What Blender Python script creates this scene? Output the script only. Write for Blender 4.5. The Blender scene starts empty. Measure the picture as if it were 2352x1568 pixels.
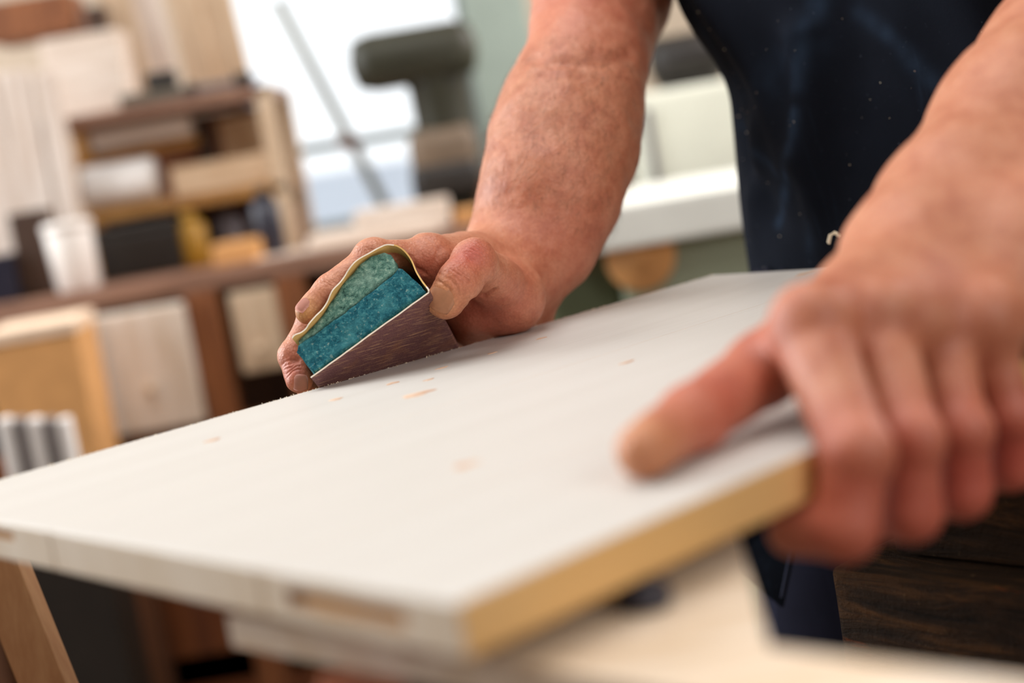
import bpy, bmesh, math, random
import numpy as np
from mathutils import Vector, Matrix, noise as mnoise

random.seed(7)
rng = np.random.default_rng(7)
SC = bpy.context.scene
COL = SC.collection

# ------------------------------------------------------------------ camera
FPX, W_, H_ = 3510.0, 2352, 1568
ROLL = math.atan2(.169, 1.0)
TILT = math.atan(469 / FPX)
HC, ZT = .127, .90                       # camera height above the panel, height of the panel top
cr, sr = math.cos(ROLL), math.sin(ROLL)
CAM = np.array([0, 0, ZT + HC])
RIGHT = np.array([1, 0, 0.])
UP = np.array([0, math.sin(TILT), math.cos(TILT)])
FWD = np.array([0, math.cos(TILT), -math.sin(TILT)])


def ray(x, y):
    dx, dy = x - W_ / 2, y - H_ / 2
    u = dx * cr - dy * sr
    v = dx * sr + dy * cr
    return u / FPX * RIGHT - v / FPX * UP + FWD


def P(x, y, Z):                          # point at depth Z
    return CAM + Z * ray(x, y)


def onz(x, y, z):                        # point on a horizontal plane
    r = ray(x, y)
    return CAM + r * (z - CAM[2]) / r[2]


def onplane(x, y, p, n):
    r = ray(x, y)
    return CAM + r * np.dot(p - CAM, n) / np.dot(r, n)


cam_data = bpy.data.cameras.new('camera')
cam = bpy.data.objects.new('camera', cam_data)
COL.objects.link(cam)
cx_ = cr * RIGHT - sr * UP
cy_ = sr * RIGHT + cr * UP
m = Matrix.Identity(4)
for i in range(3):
    m[i][0], m[i][1], m[i][2], m[i][3] = cx_[i], cy_[i], -FWD[i], CAM[i]
cam.matrix_world = m
cam_data.sensor_width = 36
cam_data.lens = 36 * FPX / W_
cam_data.clip_start = .02
cam_data.dof.use_dof = True
cam_data.dof.focus_distance = .915
cam_data.dof.aperture_fstop = 3.0
SC.camera = cam

# ------------------------------------------------------------------ world, lights, exposure
world = bpy.data.worlds.new('world')
SC.world = world
world.use_nodes = True
wn = world.node_tree.nodes
wn['Background'].inputs[0].default_value = (.93, .97, 1, 1)
wn['Background'].inputs[1].default_value = 1.3


def area(name, loc, target, size, power, col=(1, 1, 1)):
    l = bpy.data.lights.new(name, 'AREA')
    l.shape = 'RECTANGLE'
    l.size, l.size_y = size
    l.energy = power
    l.color = col
    o = bpy.data.objects.new(name, l)
    o.location = loc
    o.rotation_euler = (Vector(target) - Vector(loc)).to_track_quat('-Z', 'Y').to_euler()
    COL.objects.link(o)
    return o


area('daylight_left', (-2.5, 2.0, 2.0), (0, .85, .9), (2.0, 1.6), 76, (.97, .985, 1))
area('daylight_back', (2.0, 2.7, 2.1), (.2, .8, 1.0), (1.2, 1.4), 80, (1, .95, .93))
area('front_fill', (1.7, -1.3, 2.3), (.1, .6, .9), (1.6, 1.2), 31, (1, .98, .97))  # fill lamp added to brighten the panel's near side, no window there
area('skylight', (-.3, 1.1, 2.9), (-.15, 1.1, .9), (1.8, 1.6), 29, (.98, .99, 1))

SC.view_settings.view_transform = 'Standard'
SC.view_settings.look = 'None'
SC.view_settings.gamma = 1
SC.view_settings.use_curve_mapping = False
SC.view_settings.exposure = 0.24


# ------------------------------------------------------------------ materials
def lin(c):
    return tuple((x / 255 / 12.92) if x / 255 <= .04045 else ((x / 255 + .055) / 1.055) ** 2.4 for x in c[:3]) + (1,)


class NT:
    def __init__(self, name):
        self.m = bpy.data.materials.new(name)
        self.m.use_nodes = True
        self.t = self.m.node_tree
        self.b = self.t.nodes['Principled BSDF']

    def n(self, typ, **kw):
        x = self.t.nodes.new(typ)
        for k, v in kw.items():
            if k in x.inputs:
                x.inputs[k].default_value = v
            else:
                setattr(x, k, v)
        return x

    def l(self, a, b):
        self.t.links.new(a, b)

    def coords(self, scale=(1, 1, 1), rand=False):
        tc = self.n('ShaderNodeTexCoord')
        mp = self.n('ShaderNodeMapping')
        mp.inputs['Scale'].default_value = scale
        self.l(tc.outputs['Object'], mp.inputs['Vector'])
        if rand:
            oi = self.n('ShaderNodeObjectInfo')
            mu = self.n('ShaderNodeVectorMath', operation='SCALE')
            mu.inputs[0].default_value = (7, 11, 13)
            self.l(oi.outputs['Random'], mu.inputs['Scale'])
            self.l(mu.outputs[0], mp.inputs['Location'])
        return mp.outputs[0]

    def noise(self, vec, scale, detail=4, rough=.6, dist=0):
        x = self.n('ShaderNodeTexNoise', Scale=scale, Detail=detail, Roughness=rough, Distortion=dist)
        self.l(vec, x.inputs['Vector'])
        return x.outputs['Fac']

    def ramp(self, fac, stops):
        r = self.n('ShaderNodeValToRGB')
        el = r.color_ramp.elements
        while len(el) < len(stops):
            el.new(.5)
        for e, (p, c) in zip(el, stops):
            e.position = p
            e.color = c if len(c) == 4 else tuple(c) + (1,)
        self.l(fac, r.inputs[0])
        return r.outputs[0]

    def mix(self, fac, a, b, mode='MIX'):
        x = self.n('ShaderNodeMix', data_type='RGBA', blend_type=mode)
        for s, v in ((x.inputs[0], fac), (x.inputs[6], a), (x.inputs[7], b)):
            if hasattr(v, 'is_output'):
                self.l(v, s)
            else:
                s.default_value = v
        return x.outputs[2]

    def math(self, op, a, b=0):
        x = self.n('ShaderNodeMath', operation=op)
        for s, v in ((x.inputs[0], a), (x.inputs[1], b)):
            if hasattr(v, 'is_output'):
                self.l(v, s)
            else:
                s.default_value = v
        return x.outputs[0]

    def bump(self, h, strength=.3, dist=.001, prev=None):
        x = self.n('ShaderNodeBump', Strength=strength, Distance=dist)
        self.l(h, x.inputs['Height'])
        if prev is not None:
            self.l(prev, x.inputs['Normal'])
        return x.outputs[0]

    def out(self, col, rough=.6, normal=None, **kw):
        for key, v in (('Base Color', col), ('Roughness', rough)):
            if hasattr(v, 'is_output'):
                self.l(v, self.b.inputs[key])
            else:
                self.b.inputs[key].default_value = v
        if normal is not None:
            self.l(normal, self.b.inputs['Normal'])
        for k, v in kw.items():
            self.b.inputs[k.replace('_', ' ')].default_value = v
        return self.m


def wood(name, light, dark, grain=(1, 12, 12), scale=6, rough=.55, bump=.15, contrast=.5, rand=True):
    """grain runs along local X unless another axis has the smallest scale"""
    t = NT(name)
    v = t.coords(grain, rand)
    a = t.noise(v, scale, 5, .6, .4)
    f = t.noise(v, scale * 9, 3, .6)
    s = t.math('ADD', t.math('MULTIPLY', a, .75), t.math('MULTIPLY', f, .25))
    c = t.ramp(s, [(.5 - contrast / 4, lin(dark)), (.5 + contrast / 4, lin(light))])
    return t.out(c, rough, t.bump(s, bump, .002))


def plain(name, col, rough=.5, var=.12, scale=20, metallic=0, bump=.08):
    t = NT(name)
    v = t.coords()
    f = t.noise(v, scale, 4)
    c = lin(col)
    lo = tuple(x * (1 - var) for x in c[:3]) + (1,)
    hi = tuple(min(1, x * (1 + var)) for x in c[:3]) + (1,)
    return t.out(t.ramp(f, [(.3, lo), (.7, hi)]), rough, t.bump(f, bump, .002), Metallic=metallic)


def pine_material(name, end=False):
    t = NT(name)
    v = t.coords((1, 9, 9), True)
    tc = t.n('ShaderNodeTexCoord')
    a = t.noise(v, 5, 4, .55, .6)
    w = t.n('ShaderNodeTexWave', Scale=3.2, Distortion=9.0, Detail=3.0)
    w.wave_type = 'BANDS'
    w.bands_direction = 'Y'
    w.inputs['Detail Scale'].default_value = .6
    v2 = t.coords((.22, 2.2, 2.2), True)
    t.l(v2, w.inputs['Vector'])
    f = t.noise(t.coords((3, 160, 160), True), 6, 3, .7)
    s = t.math('ADD', t.math('MULTIPLY', w.outputs['Fac'], .22), t.math('MULTIPLY', a, .78))
    col = t.ramp(s, [(.2, lin((212, 196, 170))), (.55, lin((222, 208, 185))), (.85, lin((228, 216, 196)))])
    fib = t.ramp(f, [(.35, (.87, .84, .79, 1)), (.65, (1, 1, 1, 1))])
    col = t.mix(.6, col, fib, 'MULTIPLY')
    st_ = t.noise(t.coords((1.1, 70, 70), True), 4, 3, .6)
    col = t.mix(.5, col, t.ramp(st_, [(.54, (1, 1, 1, 1)), (.7, (.8, .74, .66, 1))]), 'MULTIPLY')
    # the wood is golden; window sheen on upward faces is painted as pale grey
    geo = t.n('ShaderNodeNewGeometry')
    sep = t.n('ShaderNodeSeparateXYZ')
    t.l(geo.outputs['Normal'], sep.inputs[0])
    dust_sheen_mask = t.math('GREATER_THAN', sep.outputs['Z'], .6)
    tn = t.n('ShaderNodeSeparateXYZ')
    t.l(tc.outputs['Normal'], tn.inputs[0])
    side = t.math('LESS_THAN', tn.outputs['Y'], -.5)
    col = t.mix(side, col, t.mix(a, lin((226, 178, 110)), lin((234, 196, 136))))
    endg = t.math('LESS_THAN', tn.outputs['X'], -.5)
    ve = t.coords((1, 3, 1), True)
    en = t.noise(ve, 9, 3)
    col = t.mix(endg, col, t.ramp(en, [(.3, lin((222, 202, 174))), (.7, lin((236, 222, 202)))]))
    col = t.mix(dust_sheen_mask, col, t.mix(.72, col, lin((201, 202, 202))))
    h = t.math('ADD', t.math('MULTIPLY', f, .6), t.math('MULTIPLY', s, .4))
    return t.out(col, .5, t.bump(h, .12, .0006))


M = {}
M['pine'] = pine_material('pine')
M['knot'] = wood('knot', (222, 194, 168), (190, 150, 122), (1, 4, 4), 40, .6)
M['mortise'] = wood('mortise', (214, 168, 108), (186, 138, 82), (8, 1, 8), 12, .7)
M['bench_wood'] = wood('bench_wood', (236, 222, 204), (214, 190, 160), (2, 14, 14), 5, .5)
M['trestle_wood'] = wood('trestle_wood', (205, 160, 116), (180, 130, 88), (10, 10, 1), 5, .6)
M['orange_wood'] = wood('orange_wood', (170, 92, 48), (128, 62, 30), (10, 10, 1), 5, .5)
M['brown_bench'] = wood('brown_bench', (156, 118, 98), (112, 78, 60), (1, 10, 10), 6, .5)
M['brown_dark'] = wood('brown_dark', (104, 62, 32), (60, 34, 18), (10, 10, 1), 6, .55)
M['door_brown'] = wood('door_brown', (124, 68, 30), (92, 46, 20), (10, 10, 1), 5, .55)
M['brown_mid'] = wood('brown_mid', (150, 92, 52), (108, 60, 30), (10, 10, 1), 6, .55)
M['pale_panel'] = wood('pale_panel', (232, 220, 208), (206, 186, 164), (8, 8, 1), 4, .55)
M['pale_board'] = wood('pale_board', (236, 224, 212), (206, 186, 168), (1, 10, 10), 5, .6)
M['pale_board_v'] = wood('pale_board_v', (232, 220, 210), (200, 180, 164), (10, 10, 1), 5, .6)
M['beige_board'] = wood('beige_board', (214, 190, 162), (182, 152, 120), (10, 10, 1), 5, .6)
M['beige_board_h'] = wood('beige_board_h', (216, 190, 160), (186, 152, 116), (1, 10, 10), 5, .6)
M['ochre'] = wood('ochre', (186, 132, 56), (140, 92, 30), (6, 6, 2), 5, .55)
M['ochre_h'] = wood('ochre_h', (176, 128, 66), (132, 88, 36), (1, 8, 8), 5, .55)
M['card'] = plain('card', (214, 158, 98), .8, .1, 30)
M['card_top'] = plain('card_top', (232, 205, 178), .8, .1, 30)
M['black'] = plain('black', (30, 24, 19), .5, .2)
M['black_blue'] = plain('black_blue', (34, 34, 48), .35, .2)
M['dark_brown'] = plain('dark_brown', (62, 40, 26), .6, .2)
M['white_plastic'] = plain('white_plastic', (232, 226, 220), .45, .03)
M['white_paper'] = plain('white_paper', (236, 232, 228), .8, .04)
M['yellow'] = plain('yellow', (158, 116, 26), .5, .08)
M['cream_end'] = plain('cream_end', (240, 200, 110), .6, .08)
M['grey_board'] = plain('grey_board', (132, 126, 124), .7, .1)
M['grey_metal'] = plain('grey_metal', (120, 116, 122), .4, .15, 30, .6)
M['grey_tool'] = plain('grey_tool', (98, 90, 78), .5, .15)
M['olive_iron'] = plain('olive_iron', (46, 45, 30), .5, .35, 9, .1, .2)
M['iron_brown'] = plain('iron_brown', (110, 92, 74), .55, .2, 12)
M['pale_green'] = plain('pale_green', (158, 172, 162), .5, .08, 8)
M['machine_green'] = plain('machine_green', (148, 156, 132), .5, .1, 8)
M['dark_green'] = plain('dark_green', (84, 92, 66), .5, .1, 8)
M['machine_cream'] = plain('machine_cream', (236, 238, 222), .5, .05, 8)
M['machine_top'] = plain('machine_top', (238, 240, 232), .4, .05, 8)
M['orange_plastic'] = plain('orange_plastic', (232, 170, 106), .5, .06)
M['pink_plastic'] = plain('pink_plastic', (196, 150, 138), .5, .06)
M['wall'] = plain('wall', (196, 180, 160), .85, .06, 6)
M['wall_brown'] = plain('wall_brown', (112, 88, 66), .85, .08, 6)
M['ceiling'] = plain('ceiling', (200, 192, 180), .9, .05, 6)
M['floor'] = plain('floor', (96, 84, 74), .7, .15, 8)
M['frame_paint'] = plain('frame_paint', (120, 132, 132), .5, .05)
M['stick'] = wood('stick', (128, 128, 112), (96, 96, 84), (6, 6, 1), 8, .6)
M['latch'] = plain('latch', (110, 66, 44), .5, .1)
M['yard'] = plain('yard', (226, 236, 250), .9, .05, 3)
M['chip'] = plain('chip', (236, 222, 196), .7, .1, 300)


def thin_glass():
    t = NT('window_glass')
    tr = t.n('ShaderNodeBsdfTransparent')
    gl = t.n('ShaderNodeBsdfGlossy', Roughness=.02)
    fr = t.n('ShaderNodeFresnel', IOR=1.45)
    mx = t.n('ShaderNodeMixShader')
    t.l(fr.outputs[0], mx.inputs[0])
    t.l(tr.outputs[0], mx.inputs[1])
    t.l(gl.outputs[0], mx.inputs[2])
    t.l(mx.outputs[0], t.t.nodes['Material Output'].inputs[0])
    t.t.nodes.remove(t.b)
    return t.m


M['glass'] = thin_glass()


def old_timber():
    t = NT('old_timber')
    v = t.coords((2, 12, 12), True)
    a = t.noise(v, 7, 6, .7, .8)
    b = t.noise(t.coords((10, 10, 10)), 9, 6, .75)
    c = t.ramp(a, [(.3, lin((20, 14, 9))), (.52, lin((52, 36, 22))), (.72, lin((96, 64, 34)))])
    rust = t.ramp(t.noise(t.coords((3, 22, 14), True), 4, 4, .6, .5), [(.66, (0, 0, 0, 1)), (.74, (1, 1, 1, 1))])
    c = t.mix(t.math('MULTIPLY', rust, .7), c, lin((150, 70, 24)))
    worn = t.ramp(b, [(.62, (0, 0, 0, 1)), (.72, (1, 1, 1, 1))])
    c = t.mix(t.math('MULTIPLY', worn, .6), c, lin((120, 96, 66)))
    h = t.math('ADD', a, t.math('MULTIPLY', b, .8))
    return t.out(c, .75, t.bump(h, .8, .004), Specular_IOR_Level=.15)


M['old_timber'] = old_timber()


def felt(name, lo, mid, hi, speck):
    t = NT(name)
    v = t.coords((1, 1, 1))
    a = t.noise(v, 260, 5, .75, .3)
    b = t.noise(t.coords((1, 1, 2.2)), 800, 3, .7)
    s = t.math('ADD', t.math('MULTIPLY', a, .7), t.math('MULTIPLY', b, .3))
    c = t.ramp(s, [(.34, lin(lo)), (.5, lin(mid)), (.64, lin(hi))])
    pt = t.noise(v, 55, 3, .6)
    c = t.mix(t.ramp(pt, [(.5, (0, 0, 0, 1)), (.68, (.45, .45, .45, 1))]), c, lin(hi))
    sp = t.ramp(t.noise(t.coords((1, 1, 1)), 520, 4, .6), [(.6, (0, 0, 0, 1)), (.66, (1, 1, 1, 1))])
    c = t.mix(t.math('MULTIPLY', sp, .38), c, lin(speck))
    return t.out(c, .95, t.bump(s, 1.0, .0016), Specular_IOR_Level=.2)


M['felt_blue'] = felt('felt_blue', (8, 48, 62), (30, 98, 112), (78, 146, 150), (176, 190, 172))
M['felt_green'] = felt('felt_green', (20, 52, 50), (92, 136, 122), (150, 182, 166), (170, 190, 165))


def grit():
    t = NT('maroon_grit')
    v = t.coords((1, 1, 1))
    a = t.noise(v, 45, 4, .6)
    fine = t.noise(v, 1400, 2, .7)
    rot = t.n('ShaderNodeMapping')
    tc = t.n('ShaderNodeTexCoord')
    rot.vector_type = 'TEXTURE'
    rot.inputs['Rotation'].default_value = (0, 0, math.radians(38.5))
    rot.inputs['Scale'].default_value = (1, 1 / 12, 1)
    t.l(tc.outputs['Object'], rot.inputs['Vector'])
    st = t.noise(rot.outputs[0], 60, 5, .7, .3)
    c = t.ramp(fine, [(.3, lin((84, 50, 54))), (.7, lin((130, 88, 88)))])
    dust_sheen_mask = t.ramp(st, [(.53, (0, 0, 0, 1)), (.64, (1, 1, 1, 1))])
    c = t.mix(t.math('MULTIPLY', dust_sheen_mask, .6), c, lin((206, 164, 124)))
    c = t.mix(t.math('MULTIPLY', t.ramp(a, [(.5, (0, 0, 0, 1)), (.7, (1, 1, 1, 1))]), .35), c, lin((150, 100, 62)))
    return t.out(c, .75, t.bump(t.math('ADD', fine, st), .6, .0006))


M['grit'] = grit()
M['paper_back'] = plain('paper_back', (232, 190, 116), .8, .15, 60)
M['paper_edge'] = plain('paper_edge', (234, 222, 204), .85, .08, 200)


def skin_material():
    t = NT('skin')
    v = t.coords()
    at = t.n('ShaderNodeAttribute', attribute_name='red')
    tan = t.n('ShaderNodeAttribute', attribute_name='pad')
    mott = t.noise(v, 70, 5, .65)
    big = t.noise(v, 22, 3, .6)
    fine = t.noise(v, 420, 4, .7)
    c = t.ramp(mott, [(.3, lin((182, 112, 84))), (.5, lin((204, 138, 106))), (.7, lin((216, 156, 124)))])
    c = t.mix(t.math('MULTIPLY', big, .35), c, lin((190, 116, 84)))
    c = t.mix(at.outputs['Fac'], c, lin((196, 92, 78)))
    c = t.mix(tan.outputs['Fac'], c, lin((222, 168, 104)))
    dust_sheen_mask = t.ramp(t.noise(v, 900, 3, .7), [(.66, (0, 0, 0, 1)), (.76, (1, 1, 1, 1))])
    c = t.mix(t.math('MULTIPLY', dust_sheen_mask, .22), c, lin((236, 208, 180)))
    vo = t.n('ShaderNodeTexVoronoi', Scale=620.0)
    t.l(v, vo.inputs['Vector'])
    n1 = t.bump(vo.outputs['Distance'], .3, .0006)
    n2 = t.bump(fine, .4, .0014, n1)
    crack = t.ramp(vo.outputs['Distance'], [(.25, (1, 1, 1, 1)), (.7, (.8, .72, .68, 1))])
    c = t.mix(.6, c, crack, 'MULTIPLY')
    m_ = t.out(c, .43, n2)
    t.b.inputs['Subsurface Weight'].default_value = .12
    t.b.inputs['Subsurface Radius'].default_value = (.012, .004, .002)
    t.b.inputs['Subsurface Scale'].default_value = .5
    t.b.inputs['Specular IOR Level'].default_value = .5
    return m_


M['skin'] = skin_material()
M['nail'] = plain('nail', (232, 174, 156), .45, .05, 200, 0, 0)
M['nail'].node_tree.nodes['Principled BSDF'].inputs['Specular IOR Level'].default_value = .25
M['thumb_nail'] = plain('thumb_nail', (220, 162, 122), .5, .08, 160, 0, 0)
M['hair'] = plain('hair', (92, 70, 50), .6, .1)


def cloth(name, col, wear, scale=1.0):
    t = NT(name)
    v = t.coords()
    weave = t.noise(t.coords((1, 1, 1)), 900, 2, .6)
    big = t.noise(v, 14 * scale, 4, .6)
    st = t.noise(t.coords((7, 7, .9)), 5, 4, .6, .8)
    c = t.ramp(big, [(.3, tuple(x * .7 for x in lin(col)[:3])), (.7, lin(col))])
    wr = t.ramp(st, [(.6, (0, 0, 0, 1)), (.78, (1, 1, 1, 1))])
    c = t.mix(t.math('MULTIPLY', wr, .35), c, lin(wear))
    wa = t.n('ShaderNodeAttribute', attribute_name='worn')  # mask of worn streaks and painted light on the folds
    c = t.mix(t.math('MULTIPLY', wa.outputs['Fac'], .6), c, lin(wear))
    lint = t.ramp(t.noise(v, 330, 3, .6), [(.715, (0, 0, 0, 1)), (.75, (1, 1, 1, 1))])
    c = t.mix(t.math('MULTIPLY', lint, .35), c, lin((120, 130, 150)))
    return t.out(c, .9, t.bump(weave, .35, .0006), Specular_IOR_Level=.08)


M['apron'] = cloth('apron_cloth', (21, 26, 36), (50, 68, 90))
M['shirt'] = cloth('shirt_cloth', (24, 26, 34), (40, 46, 60))
M['denim'] = cloth('denim', (30, 31, 44), (74, 78, 104))
M['thread'] = plain('thread', (58, 66, 92), .8, .1, 100)


# ------------------------------------------------------------------ object helpers
def tag(o, label=None, cat=None, group=None, kind=None):
    if label:
        o['label'] = label
    if cat:
        o['category'] = cat
    if group:
        o['group'] = group
    if kind:
        o['kind'] = kind
    return o


def link(o, parent=None):
    COL.objects.link(o)
    if parent is not None:
        o.parent = parent
    return o


def root(name, label, cat, loc=(0, 0, 0), rotz=0, group=None, matrix=None):
    o = bpy.data.objects.new(name, None)
    o.empty_display_size = .05
    if matrix is not None:
        o.matrix_world = matrix
    else:
        o.location = loc
        o.rotation_euler = (0, 0, rotz)
    link(o)
    return tag(o, label, cat, group)


def obj(name, bm, mat, parent=None, smooth=False, loc=None, rot=None):
    me = bpy.data.meshes.new(name)
    if isinstance(bm, tuple):
        me.from_pydata([tuple(map(float, v)) for v in bm[0]], [], bm[1])
    else:
        bmesh.ops.recalc_face_normals(bm, faces=bm.faces)
        bm.to_mesh(me)
        bm.free()
    for mm in (mat if isinstance(mat, (list, tuple)) else [mat]):
        me.materials.append(mm)
    if smooth:
        me.polygons.foreach_set('use_smooth', [True] * len(me.polygons))
    o = bpy.data.objects.new(name, me)
    if loc is not None:
        o.location = loc
    if rot is not None:
        o.rotation_euler = rot
    return link(o, parent)


def box(bm, c, s, bevel=0.0, rot=None):
    mat = Matrix.Translation(Vector(c)) @ (rot.to_4x4() if rot else Matrix.Identity(4)) @ Matrix.Diagonal((s[0], s[1], s[2], 1))
    r = bmesh.ops.create_cube(bm, size=1, matrix=mat)
    if bevel:
        es = {e for v in r['verts'] for e in v.link_edges}
        bmesh.ops.bevel(bm, geom=list(es), offset=bevel, segments=2, affect='EDGES', profile=.6)
    return bm


def lathe(bm, prof, segs=24, mat=Matrix.Identity(4), cap=True):
    rings = []
    for r, z in prof:
        rings.append([bm.verts.new(mat @ Vector((r * math.cos(2 * math.pi * i / segs), r * math.sin(2 * math.pi * i / segs), z))) for i in range(segs)])
    for a, b in zip(rings, rings[1:]):
        for i in range(segs):
            j = (i + 1) % segs
            bm.faces.new((a[i], a[j], b[j], b[i]))
    if cap:
        bm.faces.new(rings[0][::-1])
        bm.faces.new(rings[-1])
    return bm


def NB():
    return bmesh.new()


def prism(bm, pts, z0, z1):              # horizontal polygon extruded between two heights
    a = [bm.verts.new((p[0], p[1], z0)) for p in pts]
    b = [bm.verts.new((p[0], p[1], z1)) for p in pts]
    n = len(pts)
    bm.faces.new(a[::-1])
    bm.faces.new(b)
    for i in range(n):
        bm.faces.new((a[i], a[(i + 1) % n], b[(i + 1) % n], b[i]))
    return bm


def bake(o):                             # apply modifiers without operators
    dg = bpy.context.evaluated_depsgraph_get()
    me = bpy.data.meshes.new_from_object(o.evaluated_get(dg))
    o.modifiers.clear()
    o.data = me
    return o


RX90 = Matrix.Rotation(math.pi / 2, 4, 'X')
RY90 = Matrix.Rotation(math.pi / 2, 4, 'Y')

# ------------------------------------------------------------------ the room
YB = 3.5
bm = NB()
box(bm, (0, 2.5, -.05), (8, 9, .1))
tag(obj('floor', bm, M['floor']), 'dark dusty concrete workshop floor', kind='structure')
wx0, wx1, wz0, wz1 = -.53, .02, .875, 1.62
bm = NB()
for a, b, c, d in ((-3.5, wx0, 0, 3), (wx1, 3.5, 0, 3), (wx0, wx1, 0, wz0), (wx0, wx1, wz1, 3)):
    box(bm, ((a + b) / 2, YB + .06, (c + d) / 2), (b - a, .12, d - c))
tag(obj('wall_back', bm, M['wall']), 'plastered back wall behind the long bench', kind='structure')
bm = NB()
box(bm, (0, .9, 3.05), (6.4, 5.5, .1))
tag(obj('ceiling', bm, M['ceiling']), 'pale workshop ceiling', kind='structure')

bm = NB()
box(bm, (3.0, .9, 1.5), (.12, 5.3, 3))
tag(obj('wall_right', bm, M['wall_brown']), 'plastered side wall on the right', kind='structure')
bm = NB()
box(bm, (0, -1.8, 1.5), (6.1, .12, 3))
tag(obj('wall_front', bm, M['wall_brown']), 'plastered wall behind the viewpoint', kind='structure')
bm = NB()
box(bm, (-3.0, -.55, 1.5), (.12, 2.4, 3))
tag(obj('wall_left', bm, M['wall_brown']), 'plastered side wall on the left, ending at a wide opening', kind='structure')
win = root('window_1', 'bright gridded workshop window above the back bench', None, ((wx0 + wx1) / 2, YB + .05, wz0))
win['kind'] = 'structure'
hw = (wx1 - wx0) / 2
bm = NB()
for x in (-hw + .012, hw - .012):
    box(bm, (x, 0, (wz1 - wz0) / 2), (.024, .05, wz1 - wz0), .003)
for z in (.012, wz1 - wz0 - .012):
    box(bm, (0, 0, z), (2 * hw - .05, .05, .024), .003)
obj('window_frame', bm, M['frame_paint'], win)
zr = P(800, 328, 3.5)[2] - wz0
for z in (zr,):
    bm = NB()
    box(bm, (0, 0, z), (2 * hw - .05, .03, .026), .002)
    obj('glazing_bar', bm, M['frame_paint'], win)
zs = [(.024, zr - .013), (zr + .013, wz1 - wz0 - .024)]
for z0, z1 in zs:
    bm = NB()
    box(bm, (0, .004, (z0 + z1) / 2), (2 * hw - .05, .003, z1 - z0))
    obj('pane', bm, M['glass'], win)
bm = NB()
box(bm, (0, -.06, -.012), (2 * hw + .06, .12, .022), .004)
obj('window_sill', bm, M['frame_paint'], win)

yard = NB()
box(yard, (-.9, 8.0, .5), (8, .2, 1.0))
tag(obj('wall_outside', yard, M['yard']), 'pale blue garden wall outside the window', kind='structure')


# ------------------------------------------------------------------ background helpers
def at(x, y, Z):
    return P(x, y, Z)


def bb(name, label, cat, px, size, Z, depth, mat, tilt=0, bevel=.004, group=None, yaw=0, parent=None, base=None):
    """box whose face centre is seen at px, size in photo pixels at depth Z, sunk to `base` height when given"""
    c = at(px[0], px[1], Z)
    w, h = size[0] * Z / FPX, size[1] * Z / FPX
    z0 = c[2] - h / 2
    if base is not None:
        h = h + (z0 - base)
        z0 = base
    bm = NB()
    box(bm, (0, depth / 2, h / 2), (w, depth, h), min(bevel, .3 * min(w, h, depth)))
    o = obj(name, bm, mat, parent)
    o.location = (c[0], c[1], z0)
    if tilt:
        o.rotation_euler = (0, math.radians(tilt), math.radians(yaw))
    elif yaw:
        o.rotation_euler = (0, 0, math.radians(yaw))
    return tag(o, label, cat, group)


# long bench along the back wall
BY0, BY1 = 2.58, 3.47
BZ = at(400, 634, BY0)[2]
bx0, bx1 = -1.6, .0
bench = root('long_workbench', 'long brown workbench with drawers and cupboards under the window', 'workbench', ((bx0 + bx1) / 2, BY0, 0))


def bw(px, y, Z=BY0):
    return at(px, y, Z)[0] - (bx0 + bx1) / 2


bm = NB()
box(bm, (0, (BY1 - BY0) / 2, BZ - .016), (bx1 - bx0, BY1 - BY0, .032), .004)
obj('worktop', bm, M['brown_bench'], bench)
bm = NB()
box(bm, (0, (BY1 - BY0) / 2 + .05, .05), (bx1 - bx0 - .06, BY1 - BY0 - .1, .1))
obj('plinth', bm, M['brown_dark'], bench)
bm = NB()
box(bm, (0, BY1 - BY0 - .03, BZ / 2), (bx1 - bx0 - .06, .03, BZ - .06))
obj('back_panel', bm, M['brown_dark'], bench)
zt_ = BZ - .032
for px, w, mk in ((206, .055, 'brown_dark'), (478, .058, 'brown_mid'), (690, .05, 'brown_mid'), (-180, .055, 'brown_dark')):
    bm = NB()
    box(bm, (bw(px, 800) + .0, .025, (zt_ + .1) / 2), (w, .05, zt_ - .1), .003)
    obj('upright', bm, M[mk], bench)
for x in (-(bx1 - bx0) / 2 + .045, (bx1 - bx0) / 2 - .045):
    bm = NB()
    box(bm, (x, (BY1 - BY0) / 2, zt_ / 2 + .05), (.03, BY1 - BY0 - .12, zt_ - .1), .003)
    obj('end_panel', bm, M['brown_dark'], bench)
# rails
for z, h in ((zt_ - .25, .05), (.2, .06)):
    bm = NB()
    box(bm, (bw(400, 800), .03, z), (bx1 - bx0 - .9, .04, h), .003)
    obj('rail', bm, M['brown_mid'], bench)
# pale door panel, beige drawer front, lower brown doors
z1 = zt_ - .012
for px, wpx, h, mk, nm, y in ((335, 210, .208, 'pale_panel', 'drawer_front', -.008), (598, 110, .14, 'beige_board', 'drawer_front', .012)):
    bm = NB()
    box(bm, (bw(px, 800), y, z1 - h / 2), (wpx * BY0 / FPX, .02, h), .006)
    d = obj(nm, bm, M[mk], bench)
    bm = NB()
    lathe(bm, [(.004, 0), (.004, .012), (.009, .016), (.009, .022), (.003, .026)], 12,
          Matrix.Translation((bw(px, 800), y - .01, z1 - h / 2 - .03)) @ RX90)
    obj('knob', bm, M['beige_board'], d, True)
for px in (340, 590):
    bm = NB()
    box(bm, (bw(px, 1000), .02, .3), (.19, .02, .4), .004)
    obj('cupboard_door', bm, M['door_brown'], bench)
bm = NB()
box(bm, (bw(540, 740), .05, z1 - .07), (.02, .03, .14))
obj('gap_shade', bm, M['black'], bench)  # black strip standing in for the shade in the gap

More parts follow.
